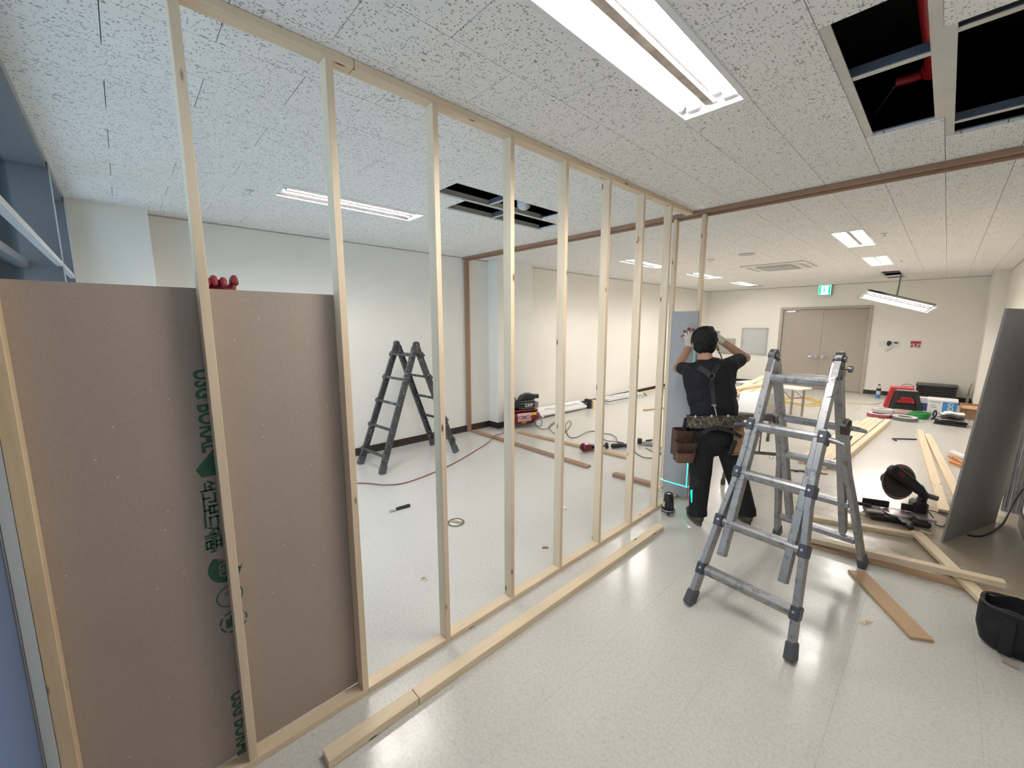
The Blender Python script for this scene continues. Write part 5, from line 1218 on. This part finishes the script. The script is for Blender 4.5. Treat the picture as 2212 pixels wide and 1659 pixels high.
# ------------------------------------------------------------------ work bench and tables
wbch = thing('work_bench', (-1.55, 5.7, 0), 'folding steel-legged work bench with a worn plywood top behind the worker', 'work bench')
NL, NR, FL, FR = Vector((-1.52, 4.86, 0)), Vector((-1.13, 5.10, 0)), Vector((-1.99, 6.52, 0)), Vector((-1.62, 6.74, 0))
MB().add([v + Z * z for z in (.690, .712) for v in (NL, NR, FR, FL)], [(3, 2, 1, 0), (4, 5, 6, 7), (0, 1, 5, 4), (1, 2, 6, 5), (2, 3, 7, 6), (3, 0, 4, 7)]).build('bench_top', plain('worn_plywood', (.20, .165, .14), .6, var=.3, scale=5), wbch, bevel=.002)
RUSTL = plain('rusty_leg', (.17, .145, .125), .5, .5, var=.4, scale=20)
q = MB()
for a, b in ((NL, NR), (NR, FR), (FR, FL), (FL, NL)): q.bar(a.lerp(b, .03) + Z * .668, a.lerp(b, .97) + Z * .668, .028, .040)
q.build('apron_rail', RUSTL, wbch)
legs = [(NL, Vector((-1.475, 4.50, 0))), (NR, Vector((-1.035, 4.76, 0))), (FL, Vector((-1.985, 6.50, 0))), (FR, Vector((-1.635, 6.70, 0)))]
for top_, ft in legs:
    lg = MB().bar(top_.lerp((NL + NR + FL + FR) / 4, .08) + Z * .65, ft + Z * .05, .030, .030).build('leg', RUSTL, wbch)
    MB().bar(ft + Z * .055, ft + Z * .001, .036, .036).build('foot_cap', RUBBER, lg)
for (ta, fa), (tb_, fb) in ((legs[0], legs[1]), (legs[2], legs[3])):
    a = ta.lerp(fa, .52) + Z * .33; b = tb_.lerp(fb, .52) + Z * .33
    MB().bar(a, b, .022, .03).build('cross_rail', RUSTL, wbch)
    MB().bar(a.lerp(b, .6), ta.lerp(tb_, .6) + Z * .65, .016, .016).build('strut', RUSTL, wbch)
    MB().tube(ringpts(a.lerp(b, .85) - Z * .035, .02, .02, 12, (b - a).normalized(), Z), .004, 6, True).build('latch_ring', ALU, wbch, smooth=True)
sq = [NL + Vector((-.02, .06, 0)), NL.lerp(NR, .52) + Vector((0, .02, 0)), FL.lerp(FR, .60), FL + Vector((.02, -.05, 0))]
single('white_sheet', MB().add([v + Z * z for z in (.7135, .722) for v in sq], [(3, 2, 1, 0), (4, 5, 6, 7), (0, 1, 5, 4), (1, 2, 6, 5), (2, 3, 7, 6), (3, 0, 4, 7)]), PAPER, tuple(sq[0] + Z * .713), 'smooth white board sheet lying on the work bench', 'sheet')
def ftable(c, ax_, L, W, h, label, top_mat):
    c, ax_ = Vector(c), Vector(ax_).normalized(); sy = Vector((-ax_.y, ax_.x, 0))
    t = thing('folding_table', c, label, 'table')
    MB().mm((-L / 2, -W / 2, h - .025), (L / 2, W / 2, h)).xform(Matrix.Translation(c) @ frame(ax_, sy).to_4x4()).build('table_top', top_mat, t, bevel=.004)
    for a in (-1, 1):
        for b in (-1, 1):
            p = c + ax_ * a * (L / 2 - .10) + sy * b * (W / 2 - .05)
            MB().bar(p + Z * (h - .026), p + Z * .001, .028, .028, ax_).build('leg', plain('table_leg', (.36, .33, .30), .4, .6), t)
            MB().bar(p + Z * (h - .03) - ax_ * a * .20, p + Z * (h - .20), .014, .014).build('brace', MATS['table_leg'], t)
        p = c + ax_ * a * (L / 2 - .10)
        MB().bar(p - sy * (W / 2 - .06) + Z * .40, p + sy * (W / 2 - .06) + Z * .40, .018, .018).build('leg_stretcher', MATS['table_leg'], t)
ftable((-2.15, 8.75, 0), (.94, -.28, 0), 1.15, .45, .58, 'white-topped folding table carrying the long boards near the double door', WHITEP)
ftable((-2.12, 7.15, 0), (.94, -.28, 0), .95, .42, .58, 'plywood-topped folding table holding the other end of the long boards', plain('table_ply', (.25, .17, .11), .6))
rng = random.Random(9)
for i, (xa, ya, xb, yb, zz, lab) in enumerate(((-1.97, 6.92, -2.28, 9.90, .60, 'resting on both tables, edge side'), (-2.11, 6.95, -2.42, 9.95, .60, 'resting on both tables, in the middle'), (-2.26, 6.92, -2.57, 9.85, .60, 'resting on both tables, wall side'), (-2.38, 6.90, -1.86, 9.75, .638, 'lying askew on top of the other table boards'))):
    tag(lumber('pine_board', (xa, ya, zz), (xb, yb, zz), .12, .034, Z, PINE2), 'long pine board %s' % lab, 'board', 'pine boards on the tables')
k = thing('screw_box', (-2.06, 8.75, .657), 'small open cardboard screw box on the table boards', 'box')
MB().mm((-2.13, 8.68, .657), (-2.0, 8.80, .72)).build('carton', CARD, k, bevel=.002)
MB().bar((-2.0, 8.80, .72), (-1.90, 8.86, .74), .12, .004).mm((-2.12, 8.69, .721), (-2.01, 8.79, .724)).build('carton_flap', BLACKP, k)
single('paper_note', MB().bar((-2.36, 8.3, .66), (-2.26, 8.42, .685), .10, .003), PAPER, (-2.3, 8.35, .658), 'folded white paper lying on the table boards', 'paper')
# yellow hose tangle
pts = []; rng = random.Random(11)
for i in range(17):
    a = i * 1.9; r = rng.uniform(.28, .55); pts.append((-2.08 + r * 1.0 * math.cos(a), 10.75 + r * 1.25 * math.sin(a), .010 + .004 * (i % 5)))
pts += [(-1.5, 11.1, .01), (-1.17, 11.3, .01), (-.90, 11.5, .01), (-.82, 11.9, .01)]
single('coiled_hose', MB().tube(spline(pts, 6), .0065, 6), YELLOWP, (-2.0, 10.7, 0), 'tangled yellow air hose on the floor before the double door', 'hose', smooth=True)

# ------------------------------------------------------------------ end wall fittings
Y = YB
es = thing('exit_sign', (-2.24, Y, 2.56), 'green lit emergency exit sign high on the end wall', 'exit sign')
MB().mm((-2.385, Y - .07, 2.435), (-2.095, Y - .001, 2.692)).build('sign_box', plain('sign_grey', (.25, .26, .27), .5), es, bevel=.004)
fc = MB().mm((-2.375, Y - .073, 2.447), (-2.118, Y - .0705, 2.682)).build('sign_face', emit('exit_white', (.75, 1.0, .92), 1.6), es)
MB().mm((-2.37, Y - .076, 2.452), (-2.322, Y - .0735, 2.677)).mm((-2.172, Y - .076, 2.452), (-2.123, Y - .0735, 2.677)).mm((-2.322, Y - .076, 2.664), (-2.172, Y - .0735, 2.677)).mm((-2.322, Y - .076, 2.452), (-2.172, Y - .0735, 2.463)).build('green_border', emit('exit_green', (.0, .50, .25), .9), es)
rp = MB()
for a, b, w in (((-2.262, 2.600), (-2.246, 2.545), .026), ((-2.246, 2.545), (-2.215, 2.515), .016), ((-2.215, 2.515), (-2.225, 2.475), .014), ((-2.246, 2.545), (-2.275, 2.510), .016), ((-2.275, 2.510), (-2.30, 2.487), .014), ((-2.258, 2.592), (-2.222, 2.575), .012), ((-2.222, 2.575), (-2.205, 2.59), .011), ((-2.262, 2.59), (-2.288, 2.565), .012), ((-2.288, 2.565), (-2.28, 2.538), .011)):
    rp.bar((a[0], Y - .0745, a[1]), (b[0], Y - .0745, b[1]), w, .002, (0, -1, 0))
rp.cyl((-2.256, Y - .0755, 2.628), (-2.256, Y - .0735, 2.628), .016, n=14); rp.build('running_figure', MATS['exit_green'], es)
def panel(x0, x1, z0, z1, label, mat, plate):
    t = thing('electric_panel', ((x0 + x1) / 2, Y, z0), label, 'panel')
    MB().mm((x0, Y - .02, z0), (x0 + .03, Y - .001, z1)).mm((x1 - .03, Y - .02, z0), (x1, Y - .001, z1)).mm((x0 + .03, Y - .02, z0), (x1 - .03, Y - .001, z0 + .03)).mm((x0 + .03, Y - .02, z1 - .03), (x1 - .03, Y - .001, z1)).build('panel_frame', mat, t, bevel=.002)
    dd = MB().mm((x0 + .033, Y - .022, z0 + .033), (x1 - .033, Y - .006, z1 - .033)).build('panel_door', mat, t, bevel=.002)
    MB().mm((x0 + .06, Y - .030, (z0 + z1) / 2 - .05), (x0 + .085, Y - .0225, (z0 + z1) / 2 + .05)).build('latch', STEEL, dd, bevel=.002)
    if plate:
        MB().mm(((x0 + x1) / 2 - .085, Y - .025, z1 - .105), ((x0 + x1) / 2 + .085, Y - .0225, z1 - .058)).build('name_plate', PAPER, dd)
        MB().mm(((x0 + x1) / 2 - .055, Y - .0262, z1 - .087), ((x0 + x1) / 2 + .055, Y - .0252, z1 - .077)).build('plate_text', BLACKP, dd)
panel(-4.13, -3.44, .825, 1.60, 'stainless electric panel with a white name plate on the end wall', STEEL, True)
panel(-4.75, -4.27, .82, 1.285, 'smaller beige electric panel beside the stainless one', plain('panel_beige', (.42, .40, .37), .4), False)
k = thing('light_switch', (-1.04, Y, 1.23), 'white blank switch plate beside the double door', 'switch')
MB().mm((-1.09, Y - .010, 1.17), (-.975, Y - .001, 1.29)).build('plate', WHITEP, k, bevel=.003); MB().mm((-1.045, Y - .014, 1.21), (-1.02, Y - .0105, 1.25)).build('rocker', WHITE, k)
k = thing('broken_outlet', (-.90, Y, 1.22), 'open wall box with its white cover hanging off, beside the thermostat', 'wall box')
MB().prism([(.045 * math.cos(t), .065 * math.sin(t)) for t in [2 * math.pi * i / 16 for i in range(16)]], (-.905, Y - .004, 1.245), (1, 0, 0), (0, 0, 1), (0, .003, 0)).build('hole', BLACKP, k)
MB().bar((-.955, Y - .03, 1.06), (-.835, Y - .02, 1.225), .055, .02, (0, -1, 0)).build('hanging_cover', WHITEP, k, bevel=.004)
k = thing('thermostat', (-.785, Y, 1.24), 'white thermostat with a dark display on the end wall', 'thermostat')
MB().mm((-.835, Y - .02, 1.17), (-.735, Y - .001, 1.30)).build('case', WHITEP, k, bevel=.004); MB().mm((-.818, Y - .0225, 1.245), (-.752, Y - .0205, 1.285)).build('display', plain('lcd', (.05, .05, .045), .3), k)
k = thing('fire_notice', (-.455, Y, 1.235), 'red and white pictogram notice stuck on the end wall', 'sign')
MB().mm((-.545, Y - .003, 1.155), (-.365, Y - .001, 1.315)).build('sheet', plain('notice_pink', (.70, .52, .50), .6), k)
MB().mm((-.54, Y - .005, 1.255), (-.37, Y - .0032, 1.31)).mm((-.47, Y - .005, 1.215), (-.44, Y - .0032, 1.255)).prism([(-.03, 0), (.03, 0), (0, -.03)], (-.455, Y - .005, 1.215), (1, 0, 0), Z, (0, .0015, 0)).build('red_arrow', REDP, k)
for x in (-.515, -.40): MB().bar((x, Y - .0045, 1.175), (x, Y - .0045, 1.225), .018, .002, (0, -1, 0)).bar((x + .012, Y - .0045, 1.20), (x + .012, Y - .0045, 1.225), .010, .002, (0, -1, 0)).build('pictogram', plain('dark_print', (.12, .05, .05), .6), k)
# ceiling fittings
ac = thing('ceiling_cassette', (-2.13, 8.42, H), 'square four-way ceiling air conditioner cassette in the far ceiling', 'air conditioner')
MB().mm((-2.60, 7.93, H - .025), (-1.66, 8.92, H - .001)).build('fascia', WHITEP, ac, bevel=.010)
MB().mm((-2.40, 8.13, H - .034), (-1.87, 8.72, H - .0255)).build('intake_grille', plain('grille_grey', (.36, .36, .36), .6), ac, bevel=.003)
for i in range(9): MB().mm((-2.39, 8.16 + .062 * i, H - .0365), (-1.88, 8.17 + .062 * i, H - .0342)).build('grille_slat', WHITEP, ac)
for a, b in (((-2.54, 8.1), (-2.49, 8.75)), ((-1.77, 8.1), (-1.72, 8.75)), ((-2.38, 8.78), (-1.88, 8.83)), ((-2.38, 8.02), (-1.88, 8.07))): MB().mm((a[0], a[1], H - .030), (b[0], b[1], H - .0255)).build('louvre', plain('louvre_grey', (.5, .5, .49), .5), ac)
k = thing('ceiling_speaker', (-2.09, 6.63, H), 'round flat ceiling speaker before the cassette', 'speaker'); MB().lathe([(.105, -.001), (.108, -.008), (.098, -.013), (.02, -.015)], (-2.09, 6.63, H), Z, 28).build('grille', plain('speaker_grey', (.48, .47, .45), .6), k, smooth=True)
k = thing('smoke_detector', (-2.63, 6.75, H), 'small domed smoke detector beside the ceiling speaker', 'detector'); MB().lathe([(.055, -.001), (.055, -.02), (.04, -.032), (.02, -.05), (.01, -.052)], (-2.63, 6.75, H), Z, 20).build('dome', WHITEP, k, smooth=True)
for x, y, lab in ((-.59, 6.28, 'sprinkler head beside the wide lamp nearer the brown header'), (-.60, 9.06, 'sprinkler head beside the lamp near the open hatch'), (-3.72, .80, 'sprinkler head beside the lamp behind the first studs')):
    k = thing('fire_sprinkler', (x, y, H), lab, 'sprinkler'); MB().lathe([(.03, -.001), (.03, -.006), (.012, -.008), (.010, -.03), (.022, -.032), (.022, -.036)], (x, y, H), Z, 14).build('rosette', ALU, k, smooth=True)

# ------------------------------------------------------------------ clutter by the end wall
def stool(c, yaw, w, d_, h, mat, label, dots):
    t = thing('step_stool', c, label, 'stool'); M = Matrix.Translation(c) @ Matrix.Rotation(yaw, 4, 'Z')
    tp_ = MB().mm((-w / 2, -d_ / 2, h - .03), (w / 2, d_ / 2, h)).xform(M).build('step_top', mat, t, bevel=.006)
    for sx in (-1, 1):
        for sy in (-1, 1):
            MB().bar(M @ Vector((sx * (w / 2 - .03), sy * (d_ / 2 - .02), h - .03)), M @ Vector((sx * (w / 2 + .045), sy * (d_ / 2 + .02), .001)), .055, .045, M.to_3x3() @ Vector((0, 1, 0)), .06, .05).build('leg', mat, t, bevel=.006)
    for sy in (-1, 1):
        ap = MB().prism([(-w / 2 + .01, h - .03), (-w / 2 - .005, h - .19), (-w / 2 + .06, h - .17), (-w / 2 + .075, h - .12), (w / 2 - .075, h - .12), (w / 2 - .06, h - .17), (w / 2 + .005, h - .19), (w / 2 - .01, h - .03)], (0, sy * (d_ / 2 - .005), 0), (1, 0, 0), Z, (0, .012, 0)); ap.xform(M).build('apron', mat, t)
        MB().mm((-w / 2 - .02, sy * (d_ / 2 + .002) - .008, .10), (w / 2 + .02, sy * (d_ / 2 + .002) + .008, .19)).xform(M).build('lower_rail', mat, t, bevel=.004)
    if dots:
        q = MB()
        for i in range(7):
            for j in range(4): q.cyl(M @ Vector((-.12 + .04 * i, -.07 + .045 * j, h)), M @ Vector((-.12 + .04 * i, -.07 + .045 * j, h + .002)), .011, n=8)
        q.build('grip_dots', PAPER, tp_)
stool(Vector((-.50, 11.35, 0)), .1, .34, .26, .435, REDP, 'red plastic step stool behind the black one near the end wall', False)
stool(Vector((-.40, 10.72, 0)), .15, .32, .26, .45, BLACKP, 'black plastic step stool with white dots near the end wall', True)
k = thing('storage_crate', (-.02, 12.86, 0), 'black slatted plastic crate against the end wall behind the stools', 'crate')
for z in range(7): MB().mm((-.33, 12.60, .05 + .048 * z), (.28, 13.10, .085 + .048 * z)).build('crate_slat', BLACKP, k, bevel=.003)
MB().mm((-.30, 12.63, .0), (.25, 13.07, .36)).build('crate_core', BLACKP, k, bevel=.004); MB().mm((-.345, 12.585, .36), (.295, 13.115, .385)).build('crate_rim', plain('crate_rim', (.03, .03, .032), .4), k, bevel=.004)
k = thing('red_pail', (-.41, 12.75, 0), 'red pail peeking out between the red stool and the black crate', 'pail')
MB().lathe([(.085, .001), (.10, .33), (.105, .335), (.095, .338), (.08, .01)], (-.46, 12.35, 0), Z, 20).build('pail_body', REDP, k, smooth=True); MB().tube(ringpts((-.46, 12.35, .33), .10, .07, 12, (1, 0, 0), Z, 0, math.pi * 1.08), .006, 6).build('bail', REDP, k, smooth=True)
k = thing('water_bottle', (-.94, 12.6, 0), 'clear bottle with black label and blue liquid by the baseboard', 'bottle')
MB().lathe([(.040, .085), (.042, .20), (.036, .24), (.018, .285), (.016, .30)], (-.94, 12.6, 0), Z, 16).build('bottle_glass', plain('pale_plastic', (.55, .58, .58), .2), k, smooth=True)
MB().lathe([(.041, .001), (.043, .01), (.043, .085)], (-.94, 12.6, 0), Z, 16).build('blue_liquid', BLUEP, k, smooth=True)
MB().lathe([(.0435, .17), (.0435, .225)], (-.94, 12.6, 0), Z, 16).build('bottle_label', BLACKP, k); MB().lathe([(.020, .30), (.020, .325)], (-.94, 12.6, 0), Z, 12).build('cap', BLACKP, k)
def roll(c, R, mat, label, top=None):
    t = thing('banding_roll', c, label, 'roll'); cv = Vector(c)
    MB().lathe([(R - .075, .001), (R, .001), (R + .004, .03), (R, .062), (R - .075, .062), (R - .08, .03)], cv, Z, 32, True).build('coil_side', mat, t, smooth=True)
    MB().lathe([(R - .074, .0625), (R - .002, .0625), (R - .004, .068), (R - .072, .068)], cv, Z, 32, True).build('coil_top', plain('coil_white', (.60, .56, .55), .7), t); return t
roll((-.70, 10.02, 0), .17, plain('band_red', (.36, .07, .10), .6), 'red edge-banding roll lying flat on the floor, lower of two')
roll((-.66, 10.16, .070), .155, plain('band_pale', (.58, .50, .50), .6), 'pale edge-banding roll resting on the red one')
roll((-.35, 9.98, 0), .17, plain('band_grey', (.14, .15, .145), .6), 'dark grey edge-banding roll lying flat before the black stool')
k = thing('green_cable', (-.22, 10.36, 0), 'coil of green cable on the floor beside the dark banding roll', 'cable')
for i in range(4): MB().tube(ringpts((-.22 + .02 * i, 10.38, .018 + .028 * i), .15 - .012 * i, .12, 24), .016, 8, True).build('cable_turn', GREENP, k, smooth=True)
bx = thing('printed_carton', (.08, 10.78, 0), 'white carton with a blue printed side panel on the floor before the crate', 'carton')
MB().mm((-.10, 10.56, .002), (.27, 10.92, .325)).build('carton_body', PAPER, bx, bevel=.003); MB().mm((-.108, 10.552, .315), (.278, 10.928, .345)).build('carton_lid', WHITEP, bx, bevel=.003)
MB().mm((.09, 10.557, .12), (.268, 10.5595, .314)).build('blue_panel', BLUEP, bx)
textmesh('GIGE', .10, (.155, 10.5555, .31), (0, 0, -1), (1, 0, 0), .0005, 'printed_brand', PAPER, bx, bold=.001, sx=.72)
for z, x0_, x1_ in ((.29, -.07, .06), (.235, -.06, -.0), (.20, -.055, .02), (.10, -.07, .08), (.06, -.07, .02)): MB().mm((x0_, 10.558, z), (x1_, 10.5595, z + .012)).build('printed_line', plain('print_grey', (.32, .34, .36), .6), bx)
k = thing('blue_packet', (-.14, 11.10, 0), 'blue and white printed packet standing behind the black stool', 'packet')
MB().mm((-.24, 11.02, .002), (-.02, 11.22, .30)).build('packet_body', WHITEP, k, bevel=.004); MB().mm((-.235, 11.017, .05), (-.025, 11.0195, .20)).build('packet_print', plain('packet_blue', (.06, .12, .28), .5, var=.6, scale=40), k)
single('cable_coil', MB().tube(spline([(.02, 10.42, .02), (-.01, 10.41, .10), (.015, 10.41, .17), (.03, 10.42, .10), (.01, 10.42, .03), (-.02, 10.40, .012), (.01, 10.39, .05)], 6), .010, 6), BLACKP, (-.14, 10.6, 0), 'black cable looped up beside the printed carton', 'cable', smooth=True)
cb = thing('cardboard_box', (.43, 11.1, 0), 'open brown cardboard box in the corner beside the printed carton', 'box')
MB().mm((.32, 10.93, .002), (.56, 10.94, .24)).mm((.32, 11.27, .002), (.56, 11.28, .24)).mm((.32, 10.94, .002), (.33, 11.27, .24)).mm((.55, 10.94, .002), (.56, 11.27, .24)).mm((.33, 10.94, .002), (.55, 11.27, .01)).build('box_body', CARD, cb)
MB().bar((.44, 10.93, .24), (.43, 10.80, .20), .23, .006).build('box_flap', plain('card_pale', (.56, .35, .20), .8), cb); MB().bar((.56, 11.1, .24), (.66, 11.1, .30), .33, .006).build('box_flap', CARD, cb)
rng = random.Random(4)
lab = ['black bag at the bottom', 'folded dark cloth above the bag', 'white sheet in the lower half', 'dark brochure in the middle', 'grey brochure above it', 'white leaflet in the upper half', 'top white sheet']
for i in range(7):
    c = Vector((.22 + rng.uniform(-.02, .02), 10.12 + rng.uniform(-.03, .03), .022 + i * .029)); M = Matrix.Translation(c) @ Matrix.Rotation(rng.uniform(-.35, .35), 4, 'Z') @ Matrix.Rotation(rng.uniform(-.03, .03), 4, 'Y')
    wv = .19 - .012 * i
    mb = MB().mm((-wv, -.13, -.011), (wv, .13, .011)) if i < 2 else MB().prism([(-wv, 0), (-wv * .3, .012), (wv * .4, -.002), (wv, .010), (wv, .013), (wv * .4, .003), (-wv * .3, .017), (-wv, .005)], (0, -.12, 0), (1, 0, 0), Z, (0, .24, 0))
    mb.xform(M)
    tag(mb.build('paper_pile_item', [BLACKP, plain('navy_cloth', (.03, .035, .05), .7), PAPER, plain('brochure_dark', (.05, .025, .025), .5), plain('brochure_grey', (.2, .2, .21), .5), PAPER, PAPER][i], None, tuple(c), bevel=.002), 'pile of papers by the corner: ' + lab[i], 'paper', 'pile of papers and bags')
k = thing('caulk_gun', (.47, 12.98, 0), 'slim caulking nozzle tool standing in the corner by the pilaster', 'caulking gun')
MB().cyl((.46, 12.98, .002), (.462, 12.98, .20), .026, n=14).build('cartridge', plain('cartridge_cream', (.55, .50, .42), .5), k, smooth=True); MB().tube(spline([(.462, 12.98, .20), (.468, 12.98, .32), (.492, 12.98, .45)], 5), [.012] * 6 + [.008] * 5, 8).build('nozzle', plain('nozzle_tan', (.36, .27, .18), .6), k, smooth=True)
